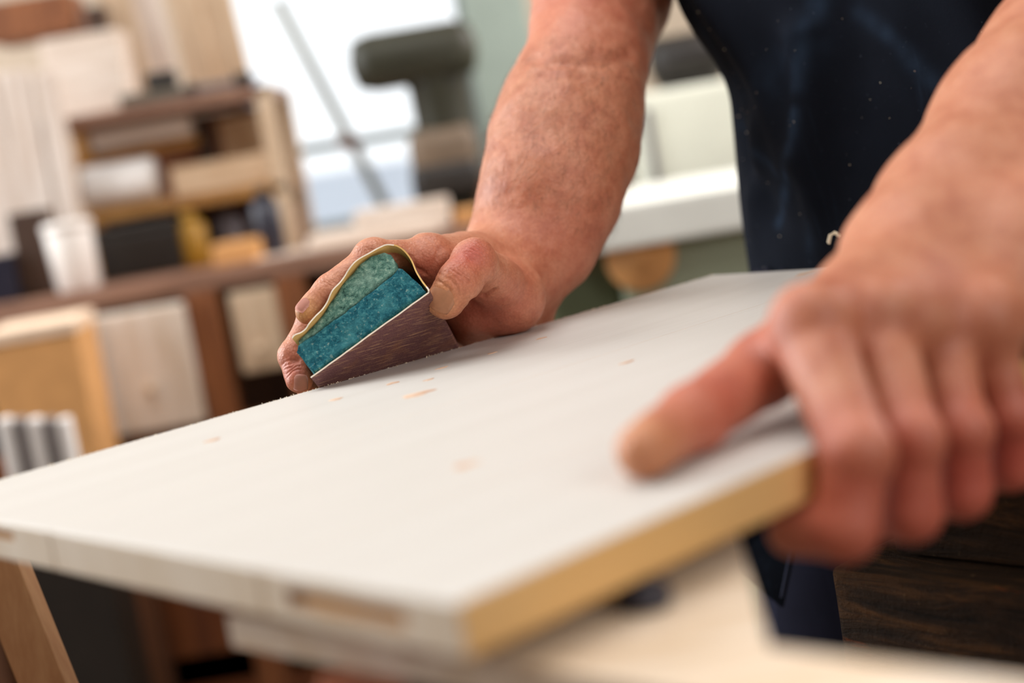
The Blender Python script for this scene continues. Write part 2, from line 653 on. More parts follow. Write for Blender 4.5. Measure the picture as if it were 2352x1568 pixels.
# rack of two shelves standing on the bench
RY = 2.78
rx0, rx1 = at(118, 470, RY)[0], at(655, 400, RY)[0]
rack = root('shelf_rack', 'low wooden rack with two shelves on the long bench', 'shelf', ((rx0 + rx1) / 2, RY, BZ))
zB = at(420, 452, RY)[2] - BZ
zC = at(420, 228, RY)[2] - BZ
rw = rx1 - rx0
for nm, z, th, mk in (('shelf_board', zB, .022, 'ochre_h'), ('shelf_board', zC, .02, 'brown_bench')):
    bm = NB()
    box(bm, (0, .15, z - th / 2), (rw, .3, th), .003)
    obj(nm, bm, M[mk], rack)
for z0_, z1_, mk in ((.002, zB - .023, 'brown_dark'), (zB + .001, zC - .021, 'brown_mid')):
    bm = NB()
    box(bm, (0, .308, (z0_ + z1_) / 2), (rw, .012, z1_ - z0_))
    obj('back_panel', bm, M[mk], rack)  # dark panels added to darken the space under and between the shelves
for x, mk in ((-rw / 2 + .012, 'ochre'), (rw / 2 - .01, 'beige_board')):
    for y in (.015, .285):
        bm = NB()
        box(bm, (x, y, zC / 2 + .0), (.03, .03, zC - .021 * 2 - .001 + .04), .003)
        obj('upright', bm, M[mk], rack)

Bz = BZ + .0005
Sb = BZ + zB + .0005
Sc = BZ + zC + .0005
# things on the lower shelf
bb('wooden_plank', 'long beige plank lying along the front of the lower shelf', 'plank', (520, 400), (250, 70), 2.79, .12, M['beige_board_h'], base=Sb)
c = at(255, 440, 2.80)
bm = NB()
r_ = .041
lathe(bm, [(r_ - .004, -.0), (r_, .006), (r_, .13), (r_ - .004, .136)], 28, Matrix.Translation((0, 0, r_)) @ RY90)
rl = root('paper_roll', 'white paper roll with a yellow end on the lower shelf', 'paper roll', (c[0] - .05, 2.80 + r_, Sb))
obj('roll', bm, M['white_paper'], rl, True)
bm = NB()
lathe(bm, [(.012, -.003), (r_ - .006, -.003), (r_ - .005, .001)], 28, Matrix.Translation((0, 0, r_)) @ RY90)
obj('end_disc', bm, M['cream_end'], rl, True)
bb('ochre_board', 'ochre board leaning across the lower shelf above the paper roll', 'board', (290, 362), (330, 26), 2.81, .06, M['ochre'], tilt=-2, base=Sb + .085).location.z = Sb + .087
bb('pale_offcut', 'long pale timber offcut on top of the ochre board', 'offcut', (320, 306), (230, 50), 2.81, .07, M['pale_board'], base=Sb + .108)
bb('support_block', 'small brown block holding up the ochre board', 'block', (437, 400), (40, 80), 2.86, .05, M['brown_mid'], base=Sb, bevel=.002)
bb('dark_block', 'dark end block standing beside the pale offcut', 'block', (462, 300), (36, 60), 2.86, .05, M['dark_brown'], base=Sb + .0)
bb('beige_block', 'beige timber block at the end of the lower shelf', 'block', (560, 300), (110, 70), 2.88, .08, M['beige_board_h'], base=Sb + .0)
# things on the upper shelf
bb('pale_block', 'wide pale timber block on the upper shelf', 'block', (190, 150), (180, 140), 2.82, .1, M['pale_board'], base=Sc)
bb('wooden_crate', 'dark brown crate at the top left of the rack', 'crate', (60, 40), (200, 90), 2.84, .14, M['brown_mid'])
bb('dark_offcut', 'upright dark brown offcut beside the crate', 'offcut', (218, 45), (40, 60), 2.86, .05, M['dark_brown'])
for i, (px, w, h, mk, lab) in enumerate(((300, 70, 330, 'beige_board', 'first upright beige board behind the pale block'),
                                         (372, 60, 360, 'pale_board_v', 'palest upright board on the upper shelf'),
                                         (455, 70, 370, 'beige_board', 'upright beige board next to the palest one'),
                                         (530, 76, 370, 'beige_board', 'upright beige board nearest to the window'))):
    bb('upright_board', lab, 'board', (px, 130), (w, h), 2.96 + .012 * i, .02, M[mk], tilt=-3, base=Sc, group='upright boards on the rack')
t_ = root('hand_plane', 'small dark hand tool lying on the upper shelf', 'tool', (at(345, 150, 2.8)[0], 2.80, Sc))
bm = NB()
box(bm, (0, .03, .012), (.12, .04, .024), .006)
obj('body', bm, M['grey_tool'], t_)
bm = NB()
box(bm, (.02, .03, .04), (.06, .024, .032), .01)
obj('handle', bm, M['black'], t_)
t_ = root('clamp', 'dark metal clamp at the right end of the upper shelf', 'clamp', (at(520, 220, 2.79)[0], 2.79, Sc))
bm = NB()
box(bm, (0, .02, .012), (.13, .02, .014), .003)
obj('bar', bm, M['grey_metal'], t_)
bm = NB()
box(bm, (-.055, .02, .012), (.02, .024, .024), .004)
obj('jaw', bm, M['black'], t_)
bm = NB()
box(bm, (.04, .02, .014), (.03, .026, .028), .004)
obj('jaw', bm, M['black'], t_)
# things on the bench under the rack
t_ = root('toolbox', 'black toolbox on the bench under the rack', 'toolbox', (at(320, 560, 2.74)[0], 2.74, BZ))
bm = NB()
box(bm, (0, .07, .04), (.15, .14, .08), .006)
obj('case', bm, M['black'], t_)
bm = NB()
box(bm, (0, .07, .088), (.152, .142, .016), .005)
box(bm, (0, .07, .1), (.06, .014, .008), .002)
obj('lid', bm, M['black'], t_)
bb('brown_box', 'small brown wooden box behind the black toolbox', 'box', (370, 536), (90, 88), 2.92, .08, M['brown_mid'], base=BZ)


def bottle(name, label, px, Z, r, h, body, cap, group=None, cat='bottle'):
    c = at(px[0], px[1], Z)
    t = root(name, label, cat, (c[0], c[1], BZ), 0, group)
    bm = NB()
    lathe(bm, [(r * .9, 0), (r, .004), (r, h * .72), (r * .8, h * .8), (r * .42, h * .85), (r * .4, h * .9)], 24)
    obj('body', bm, body, t, True)
    bm = NB()
    lathe(bm, [(r * .46, h * .88), (r * .46, h), (r * .3, h + .002)], 20)
    obj('cap', bm, cap, t, True)
    return t


bottle('glue_bottle', 'yellow glue bottle under the rack', (440, 540), 2.76, .028, .10, M['yellow'], M['yellow'])
bottle('grey_can', 'squat grey can next to the yellow bottle', (520, 500), 2.84, .03, .1, M['grey_metal'], M['grey_metal'], cat='can')
bottle('dark_bottle', 'dark blue bottle at the end of the rack', (612, 500), 2.7, .026, .12, M['black_blue'], M['black'])
bottle('pink_bottle', 'pinkish bottle beside the bright window', (655, 470), 2.95, .02, .098, M['pink_plastic'], M['pink_plastic'])
c = at(170, 600, 2.66)
t_ = root('white_jar', 'white plastic jar at the left end of the bench', 'jar', (c[0], c[1], BZ))
bm = NB()
lathe(bm, [(.034, 0), (.037, .004), (.042, .105), (.04, .11)], 28)
obj('body', bm, M['white_plastic'], t_, True)
bm = NB()
lathe(bm, [(.0435, .104), (.0435, .116), (.038, .12)], 28)
obj('lid', bm, M['white_plastic'], t_, True)
bb('dark_canister', 'dark canister beside the white jar, in front of the pale boards', 'canister', (72, 560), (84, 150), 2.64, .05, M['dark_brown'], base=BZ)
bb('black_case', 'black case at the far left of the bench', 'case', (-8, 630), (84, 84), 2.62, .08, M['black_blue'], base=BZ)
for i, (px, w, lab, t) in enumerate(((-20, 90, 'pale upright board furthest to the left', -1), (50, 75, 'pale upright board in front of the rack', 1.5), (122, 50, 'pale narrow board against the rack upright', 1.5))):
    bb('leaning_board', lab, 'board', (px, 330), (w, 330), 2.72, .02, M['pale_board_v'], tilt=t, base=BZ, group='pale boards in front of the rack')
# boards lying on the bench at the right
bb('wooden_board', 'longest pale board at the bottom of the pile on the bench before the window', 'board', (800, 572), (430, 24), 2.62, .16, M['pale_board'], base=BZ, group='boards lying on the bench')
bt1 = at(800, 560, 2.62)[2] + .0005
bb('wooden_board', 'middle pale board of the pile on the bench before the window', 'board', (870, 530), (330, 24), 2.64, .14, M['pale_board'], base=bt1, group='boards lying on the bench')
bt2 = at(870, 518, 2.64)[2] + .0005
bb('wooden_board', 'shortest pale board on top of the pile on the bench', 'board', (920, 484), (220, 24), 2.65, .12, M['pale_board'], base=bt2, group='boards lying on the bench')
bb('orange_offcut', 'orange timber offcut on the bench by the dark bottle', 'offcut', (540, 570), (110, 28), 2.64, .1, M['card'], base=BZ)
bb('orange_block', 'orange wood block behind the gripping hand', 'block', (1085, 515), (80, 75), 2.66, .06, M['card'], base=BZ)

# leaning grey stick with latch in front of the window
a_, b_ = at(905, 525, 3.3), at(640, 20, 3.38)
d_ = Vector(b_ - a_)
st = root('leaning_stick', 'thin grey stick leaning across the bright window', 'stick', (a_[0], a_[1], BZ))
bm = NB()
box(bm, (0, 0, d_.length / 2), (.022, .014, d_.length), .002)
so = obj('stick', bm, M['stick'], st)
so.rotation_euler = d_.to_track_quat('Z', 'Y').to_euler()
c = at(803, 328, 3.32)
bm = NB()
box(bm, (0, 0, 0), (.05, .03, .026), .006)
so = obj('clip', bm, M['latch'], st, loc=(c[0] - a_[0], c[1] - a_[1] - .012, c[2] - BZ), rot=(0, .35, 0))

# cardboard box and sheets at the lower left
c = at(82, 860, 2.34)
t_ = root('cardboard_box', 'orange cardboard box with a pale lid at the left', 'box', (c[0], c[1], 0), math.radians(6))
bt = at(80, 745, 2.34)[2]
bm = NB()
box(bm, (0, .1, bt - .14), (.142, .2, .24), .003)
obj('carton', bm, M['card'], t_)
bm = NB()
box(bm, (0, .1, bt - .012), (.146, .206, .02), .003)
obj('lid', bm, M['card_top'], t_)
bm = NB()
box(bm, (0, .1, (bt - .262) / 2 + .0), (.15, .2, bt - .262), .004)
tag(obj('low_stool', bm, M['brown_dark'], loc=(c[0], c[1], 0), rot=(0, 0, math.radians(6))), 'dark wooden stand under the cardboard box', 'stand')
sz = at(80, 1215, 2.06)[2]
q_ = at(95, 1215, 2.06)
bm = NB()
box(bm, (.01, .05, sz / 2), (.135, .1, sz), .004)
tag(obj('dark_stand', bm, M['black'], loc=(q_[0], q_[1], 0)), 'black stand holding the grey and white sheets at the lower left', 'stand')
for i, lab in enumerate(('leftmost white sheet standing on edge below the cardboard box', 'first grey sheet between the white sheets at the lower left',
                         'middle white sheet standing on edge below the cardboard box', 'second grey sheet between the white sheets at the lower left',
                         'last white sheet standing on edge beside the bench drawers')):
    px = 28 + 34 * i
    bb('sheet', lab, 'sheet', (px, 1080), (26, 240), 2.065 + .004 * i, .03,
       M['white_paper'] if i % 2 == 0 else M['grey_board'], base=sz, group='sheets standing below the box')

# machines behind the bench
c = at(1045, 430, 2.8)
dp = root('bench_drill', 'dark olive cast iron bench drill before the window', 'drill press', (c[0], c[1], BZ))
z0 = at(1000, 120, 2.8)[2] - BZ
bm = NB()
box(bm, (-.005, .06, .014), (.09, .2, .028), .008)
obj('foot', bm, M['olive_iron'], dp)
bm = NB()
lathe(bm, [(.056, .028), (.056, .05), (.054, z0 * .55), (.056, z0 * .8), (.066, z0 - .03)], 24, Matrix.Translation((-.0, .06, 0)))
obj('column', bm, M['olive_iron'], dp, True)
bm = NB()
box(bm, (-.035, .05, z0), (.235, .13, .104), .04)
hd = obj('head', bm, M['olive_iron'], dp, True)
bm = NB()
box(bm, (-.01, .05, z0 * .40), (.125, .12, .10), .025)
obj('table_bracket', bm, M['iron_brown'], dp, True)
bm = NB()
box(bm, (-.012, .05, .075), (.13, .13, .075), .02)
obj('base_block', bm, M['black'], dp, True)
c = at(1150, 100, 3.08)
bs = root('bandsaw', 'pale green machine column behind the dark drill', 'machine', (c[0], c[1], 0))
bm = NB()
box(bm, (.0, .1, .68), (.13, .2, 1.36), .012)
obj('column', bm, M['pale_green'], bs)
bm = NB()
box(bm, (0, .1, .06), (.134, .3, .12), .01)
obj('foot', bm, M['pale_green'], bs)

c = at(1545, 470, 2.1)
ts = root('table_saw', 'green machine with a pale table and an orange dial', 'machine', (c[0], c[1], 0))
zt = at(1545, 452, 2.1)[2]
bm = NB()
box(bm, (-.0, .25, zt - .03), (.42, .5, .06), .006)
obj('table', bm, M['machine_top'], ts)
bm = NB()
box(bm, (.045, .25, (zt - .06) / 2), (.25, .42, zt - .06), .012)
obj('body', bm, M['machine_green'], ts)
bm = NB()
box(bm, (-.135, .27, (zt - .06) / 2), (.11, .38, zt - .06), .01)
obj('side_housing', bm, M['dark_green'], ts)
d0 = at(1478, 592, 2.1)
bm = NB()
lathe(bm, [(.048, 0), (.05, .008), (.046, .014), (.012, .015), (.011, .02)], 32, Matrix.Translation((d0[0] - c[0], .041, d0[2])) @ RX90)
obj('dial', bm, M['orange_plastic'], ts, True)
c = at(1590, 310, 2.75)
cb = root('machine_cabinet', 'cream machine cabinet behind the pale table', 'cabinet', (c[0], c[1], 0))
zc = at(1590, 195, 2.75)[2]
bm = NB()
box(bm, (0.02, .15, zc / 2), (.24, .3, zc), .01)
obj('body', bm, M['machine_cream'], cb)
bm = NB()
box(bm, (-.075, -.004, zc - .1), (.012, .012, .14), .003)
obj('handle', bm, M['grey_metal'], cb)
mo = root('motor', 'dark motor on top of the cream cabinet', 'motor', (at(1585, 160, 2.8)[0], 2.85, zc))
bm = NB()
lathe(bm, [(.02, -.07), (.045, -.06), (.048, .05), (.03, .07)], 24, Matrix.Translation((0, 0, .05)) @ RY90)
obj('housing', bm, M['black'], mo, True)
bm = NB()
box(bm, (0, 0, .006), (.1, .08, .012), .003)
obj('foot', bm, M['black'], mo)

# ------------------------------------------------------------------ panel
N_ = onz(1050, 1385, ZT)
L_ = onz(-203, 1158, ZT)
F_ = onz(1640, 630, ZT)
R_ = onz(2983, 552, ZT)
nrm = np.linalg.norm
E1 = (F_ - L_) / nrm(F_ - L_)
INN = np.array([E1[1], -E1[0], 0])       # towards the near edge and out of it
E2 = -INN
PL, PW, PT = .61, .4127, .0175
ang = math.atan2(E1[1], E1[0])
panel = root('pine_panel', 'large pale pine panel being sanded, knots on top', 'panel', (N_[0], N_[1], ZT - PT), ang)


def loc_p(p):                            # world point to panel coordinates
    q = p - N_
    return q @ E1, q @ E2, q[2] + PT


cuts = [0, .1036, .2602, PW]
slots = [(.0255, .0885, .0060, .0122), (.296, .36, .0098, .0136)]
for k in range(3):
    y0, y1 = cuts[k] + .0001, cuts[k + 1] - .0001
    bm = NB()
    ny, nx = 1, 1
    box(bm, (PL / 2, (y0 + y1) / 2, PT / 2), (PL, y1 - y0, PT))
    es = [e for e in bm.edges]
    outer = []
    for e in bm.edges:
        ys = [v.co.y for v in e.verts]
        xs = [v.co.x for v in e.verts]
        if abs(xs[0] - xs[1]) < 1e-6:
            outer.append(e)
        elif k == 0 and max(ys) < y0 + .001 or k == 2 and min(ys) > y1 - .001:
            outer.append(e)
    bmesh.ops.bevel(bm, geom=outer, offset=.0012, segments=3, affect='EDGES', profile=.5)
    st = obj('stave', bm, M['pine'], panel)
    for (a, b, c, d) in slots:
        if a > y0 and b < y1:
            bm = NB()
            box(bm, (0, (a + b) / 2, (c + d) / 2), (.006, b - a, d - c), .0012)
            cut = obj('cut', bm, M['mortise'], panel)
            md = st.modifiers.new('b', 'BOOLEAN')
            md.object = cut
            md.operation = 'DIFFERENCE'
            md.solver = 'EXACT'
            md.material_mode = 'TRANSFER'
            bpy.context.view_layer.update()
            bake(st)
            me_ = cut.data
            bpy.data.objects.remove(cut)
            bpy.data.meshes.remove(me_)


def knot(px, py, rx, ry):
    x, y, z = loc_p(onz(px, py, ZT))
    bm = NB()
    n = 28
    c0 = bm.verts.new((x, y, PT + .00035))
    ring1, ring2 = [], []
    ph = random.random() * 6
    for i in range(n):
        a = 2 * math.pi * i / n
        w = 1 + .16 * math.sin(3 * a + ph) + .1 * math.sin(5 * a + 2 * ph)
        ring1.append(bm.verts.new((x + rx * .8 * w * math.cos(a), y + ry * .8 * w * math.sin(a), PT + .0003)))
        ring2.append(bm.verts.new((x + rx * w * math.cos(a), y + ry * w * math.sin(a), PT - .0002)))
    for i in range(n):
        j = (i + 1) % n
        bm.faces.new((c0, ring1[i], ring1[j]))
        bm.faces.new((ring1[i], ring2[i], ring2[j], ring1[j]))
    o = obj('knot', bm, M['knot'], panel, True)
    return o


for a in ((960, 905, .0115, .0058), (772, 917, .0045, .003), (902, 880, .005, .0028), (1015, 845, .005, .0022), (1243, 777, .005, .0022),
          (1130, 811, .004, .002), (1440, 832, .006, .002), (1850, 628, .012, .004), (488, 1011, .005, .003), (1070, 1068, .007, .004), (985, 872, .004, .0018)):
    knot(*a)

# fuzzy splinters and dust along the sanded far edge
bm = NB()
for i in range(900):
    x = random.random() * PL
    s = random.uniform(.0003, .0009)
    y = PW - random.random() ** 2 * .004 + random.uniform(0, .0006)
    z = PT + s * .3 - max(0, y - PW + .001) * .8
    q = [Vector((random.gauss(0, 1), random.gauss(0, 1), random.gauss(0, 1))).normalized() * s * random.uniform(.5, 1.1) for _ in range(4)]
    vs = [bm.verts.new(Vector((x, y, z)) + k_) for k_ in q]
    for f in ((0, 1, 2), (0, 2, 3), (0, 3, 1), (1, 3, 2)):
        bm.faces.new([vs[t] for t in f])
tag(obj('edge_dust', bm, M['chip'], panel), kind='stuff')

# ------------------------------------------------------------------ near workbench with battens, trestle, old beams
ZB = ZT - PT - .010
pts = [onz(520, 1412, ZB), onz(1100, 1512, ZB), onz(2100, 1690, ZB), onz(2760, 1650, ZB), onz(2352, 1566, ZB), onz(1935, 1508, ZB), onz(1765, 1484, ZB), onz(1695, 1225, ZB)]
wbx, wby = np.mean([p[0] for p in pts]), np.mean([p[1] for p in pts])
wb = root('near_workbench', 'pale wooden workbench with a notched edge beneath the panel', 'workbench', (wbx, wby, 0))
bm = NB()
prism(bm, [(p[0] - wbx, p[1] - wby) for p in pts], ZB - .012, ZB)
obj('worktop', bm, M['bench_wood'], wb)
ctr = np.mean(pts, axis=0)
for (px, py, mk) in ((690, 1480, 'orange_wood'), (2300, 1640, 'orange_wood'), (1560, 1330, 'orange_wood')):
    q = onz(px, py, ZB)
    d = q - ctr
    q = ctr + d * .86
    bm = NB()
    box(bm, (q[0] - wbx, q[1] - wby, (ZB - .012) / 2), (.03, .03, ZB - .012), .002)
    obj('leg', bm, M[mk], wb)
# battens under the panel
for k, (x, y, lab) in enumerate(((.06, .05, 'thin batten between bench and panel near the corner'), (.12, .16, 'thin batten between bench and panel further in'))):
    q = N_ + E1 * x + E2 * y
    bm = NB()
    box(bm, (0, 0, .005), (.09, .02, .0098), .001)
    tag(obj('batten', bm, M['orange_wood'], loc=(q[0], q[1], ZB), rot=(0, 0, ang + .2)), lab, 'batten', 'battens under the panel')

q = onz(1482, 1392, ZB)
bm = NB()
lathe(bm, [(.008, 0), (.009, .001), (.009, .006), (.006, .008)], 20)
tag(obj('bench_dog', bm, M['black_blue'], None, True, loc=(q[0], q[1], ZB)), 'small dark steel peg on the pale bench under the panel edge', 'peg')

# trestle under the far left corner
tz = ZT - PT
q0 = N_ + E1 * .0 + E2 * (PW - .035)
tr = root('trestle', 'pale wooden trestle with a slanting leg at the lower left', 'trestle', (q0[0], q0[1], 0), ang)
bm = NB()
box(bm, (.36, 0, tz - .02), (.44, .045, .039), .003)
obj('top_beam', bm, M['trestle_wood'], tr)


def leg(bm, a, b, w, t, side):
    a, b, side = Vector(a), Vector(b), Vector(side).normalized()
    d = (b - a).normalized()
    n = d.cross(side).normalized()
    s2 = n.cross(d).normalized()
    vs = []
    for p in (a, b):
        for i, j in ((-1, -1), (1, -1), (1, 1), (-1, 1)):
            vs.append(bm.verts.new(p + s2 * (w / 2 * i) + n * (t / 2 * j)))
    for f in ((0, 1, 2, 3), (7, 6, 5, 4), (0, 4, 5, 1), (1, 5, 6, 2), (2, 6, 7, 3), (3, 7, 4, 0)):
        bm.faces.new([vs[k_] for k_ in f])
    return bm


Minv = (Matrix.Translation((q0[0], q0[1], 0)) @ Matrix.Rotation(ang, 4, 'Z')).inverted()
top_w = Vector(P(-12, 1290, .84))
mid_w = Vector(P(100, 1568, .835))
d = (mid_w - top_w)
k_ = -(top_w.z) / d.z
foot = top_w + d * k_
tl = Minv @ top_w
tl.z = tz - .002 - .02
fl = Minv @ foot
bm = NB()
leg(bm, tl, fl, .024, .02, Matrix.Rotation(-ang, 3, 'Z') @ Vector((1, 0, 0)))
obj('leg', bm, M['trestle_wood'], tr)
for (tx, fx, fy) in ((.5, .52, -.06), (.5, .52, .16)):
    bm = NB()
    leg(bm, (tx, 0, tz - .03), (fx, fy, 0), .04, .022, (1, 0, 0))
    obj('leg', bm, M['trestle_wood'], tr)

# dark old beams
q = P(1905, 1305, .88)
bd = -E2
ob_ang = math.atan2(bd[1], bd[0])
beam = root('old_beam', 'dark worn timber beam with a rusty streak at the lower right', 'beam', (q[0], q[1], 0), ob_ang)
zt = q[2]
bm = NB()
box(bm, (.2, .035, zt - .045), (.4, .07, .09), .004)
bmesh.ops.subdivide_edges(bm, edges=bm.edges, cuts=3, use_grid_fill=True)
for v in bm.verts:
    v.co += Vector(mnoise.noise_vector(v.co * 22)) * .0014
obj('beam', bm, M['old_timber'], beam, True)
for x in (.06, .34):
    bm = NB()
    box(bm, (x, .035, (zt - .09) / 2), (.05, .05, zt - .09), .004)
    obj('post', bm, M['old_timber'], beam)
q2 = q + bd * .035 + E1 * .036
beam2 = root('upper_beam', 'dark brown timber lying on the worn beam behind the fist', 'beam', (q2[0], q2[1], zt + .0005), ob_ang)
bm = NB()
box(bm, (.2, .02, .024), (.42, .055, .046), .004)
bmesh.ops.subdivide_edges(bm, edges=bm.edges, cuts=3, use_grid_fill=True)
for v in bm.verts:
    v.co += Vector(mnoise.noise_vector(v.co * 22 + Vector((5, 5, 5)))) * .0012
obj('timber', bm, M['old_timber'], beam2, True)

# ------------------------------------------------------------------ sanding block
l48 = math.radians(48)
aL = onz(735, 888, ZT)
S_ = INN * math.sin(l48) + np.array([0, 0, 1]) * math.cos(l48)
NS = np.cross(E1, S_)
if NS @ (CAM - aL) < 0:
    NS = -NS
wL = onplane(716, 863, aL, NS)
wR = onplane(981, 672, aL, NS)
BX = (wR - wL) / nrm(wR - wL)
BN = -NS
BD = np.cross(BX, BN)
if BD @ FWD < 0:
    BD = -BD
BLK = Matrix([[BX[i], BD[i], BN[i], (wL)[i]] for i in range(3)] + [[0, 0, 0, 1]])
if BLK.to_3x3().determinant() < 0:
    pass


def B(x, d, n):
    return wL + BX * x + BD * d + BN * n


def D_(px, py, d):                       # photo pixel on the block-frame plane at depth d
    return onplane(px, py, B(0, d, 0), BD)


def extrude_profile(pts, d0, d1, nd, step, jitter, mat, name, parent, seed):
    """closed profile (x, n) extruded along the block's length, with a rough felt surface"""
    P2 = []
    n = len(pts)
    for i in range(n):
        a, b = Vector(pts[i]), Vector(pts[(i + 1) % n])
        k = max(1, int((b - a).length / step))
        for j in range(k):
            P2.append(a + (b - a) * j / k)
    bm = NB()
    rings = []
    for q in range(nd + 1):
        d = d0 + (d1 - d0) * (q / nd)
        rings.append([bm.verts.new((p.x, d, p.y)) for p in P2])
    for a, b in zip(rings, rings[1:]):
        for i in range(len(P2)):
            j = (i + 1) % len(P2)
            bm.faces.new((a[i], a[j], b[j], b[i]))
    caps = [bm.faces.new(rings[0]), bm.faces.new(rings[-1])]
    bmesh.ops.recalc_face_normals(bm, faces=bm.faces)
    # dense front end cap: inset grid by triangulation + subdivision
    r = bmesh.ops.triangulate(bm, faces=caps[:1])
    for _ in range(2):
        es = {e for f in bm.faces if all(abs(v.co.y - d0) < 1e-6 for v in f.verts) for e in f.edges}
        es = [e for e in es if e.calc_length() > step * 1.2]
        bmesh.ops.subdivide_edges(bm, edges=es, cuts=2)
        bmesh.ops.triangulate(bm, faces=[f for f in bm.faces if len(f.verts) > 4])
    for v in bm.verts:
        nz = Vector(mnoise.noise_vector(v.co * 160 + Vector((seed, 0, 0)))) * .6 + Vector(mnoise.noise_vector(v.co * 420 + Vector((0, seed, 0)))) * .5
        v.co += nz * jitter
    return obj(name, bm, mat, parent, True)


blk = root('sanding_block', 'teal felt sanding block wrapped in maroon sandpaper on the panel edge', 'sanding block', matrix=BLK)
mm_ = .001
core = [(2, 1.0), (40, .8), (82, 1.0), (82.2, 6), (79.8, 22.2), (78, 23.8), (74, 22.6), (40, 21.0), (20, 20.6), (4, 21.2), (1.2, 18.5), (1.5, 9)]
core = [(a * mm_, b * mm_) for a, b in core]
extrude_profile(core, 0, .128, 28, .0026, .0011, M['felt_blue'], 'felt_core', blk, 3)
back = [(4.5, 21.8), (40, 22.0), (74, 23.6), (77.8, 25.2), (80, 35.0), (77.5, 38.5), (72, 41.0), (63, 42.0), (46, 37.2), (26, 28.2), (12, 25.0), (5.5, 24.2)]
back = [(a * mm_, b * mm_) for a, b in back]
extrude_profile(back, .0006, .128, 28, .0024, .0009, M['felt_green'], 'felt_backing', blk, 11)
# sandpaper: one sheet, from the sole round the right side and over the top
path = [(-1.0, -.35), (20, -.5), (45, -.2), (70, -.4), (83.2, -.3), (84.0, 1), (84.2, 8), (85.2, 18), (87.4, 28), (86.6, 35.5), (82.5, 40.2), (74, 42.2), (64, 43.2),
        (54, 40.8), (45, 37.6), (35, 33.2), (26, 29.6), (16, 26.6), (9, 25.8), (3.5, 25.6)]
pv = [Vector((a * mm_, b * mm_)) for a, b in path]
fine = []
for i in range(len(pv) - 1):
    p0, p1, p2, p3 = pv[max(0, i - 1)], pv[i], pv[i + 1], pv[min(len(pv) - 1, i + 2)]
    for j in range(6):
        t = j / 6
        fine.append(.5 * ((2 * p1) + (p2 - p0) * t + (2 * p0 - 5 * p1 + 4 * p2 - p3) * t * t + (3 * p1 - p0 - 3 * p2 + p3) * t ** 3) if 4 < i else p1.lerp(p2, t))
fine.append(pv[-1])
TH = .0009
bm = NB()
uvs = []
nd = 22
lay = [[], []]
for q in range(nd + 1):
    ri, ro = [], []
    for i, p in enumerate(fine):
        tg = (fine[min(i + 1, len(fine) - 1)] - fine[max(i - 1, 0)]).normalized()
        nv = Vector((tg.y, -tg.x))       # outwards
        s = i / len(fine)
        top = max(0, min(1, (s - .5) * 6))
        d0 = -.0006 - .0022 * top * (1 + .5 * math.sin(s * 60)) + .0005 * mnoise.noise(Vector((s * 40, 0, 1)))
        side = math.exp(-((s - .40) / .085) ** 2)
        d0 += .007 * side
        d = d0 + (.124 - d0) * q / nd
        wob = .0004 * mnoise.noise(Vector((p.x * 120, d * 60, p.y * 120)))
        a = p + nv * (wob * (1 if top > 0 else .3))
        b = a + nv * TH
        ri.append(bm.verts.new((a.x, d, a.y)))
        ro.append(bm.verts.new((b.x, d, b.y)))
    lay[0].append(ri)
    lay[1].append(ro)
nf = len(fine)
for q in range(nd):
    for i in range(nf - 1):
        f = bm.faces.new((lay[1][q][i], lay[1][q][i + 1], lay[1][q + 1][i + 1], lay[1][q + 1][i]))
        f.material_index = 0
        f = bm.faces.new((lay[0][q][i], lay[0][q + 1][i], lay[0][q + 1][i + 1], lay[0][q][i + 1]))
        f.material_index = 1
for q in (0, nd):
    for i in range(nf - 1):
        f = bm.faces.new((lay[0][q][i], lay[0][q][i + 1], lay[1][q][i + 1], lay[1][q][i]))
        f.material_index = 1 if .28 < i / nf < .5 else 2
for i in (0, nf - 1):
    for q in range(nd):
        f = bm.faces.new((lay[0][q][i], lay[1][q][i], lay[1][q + 1][i], lay[0][q + 1][i]))
        f.material_index = 2
obj('sandpaper', bm, [M['grit'], M['paper_back'], M['paper_edge']], blk)


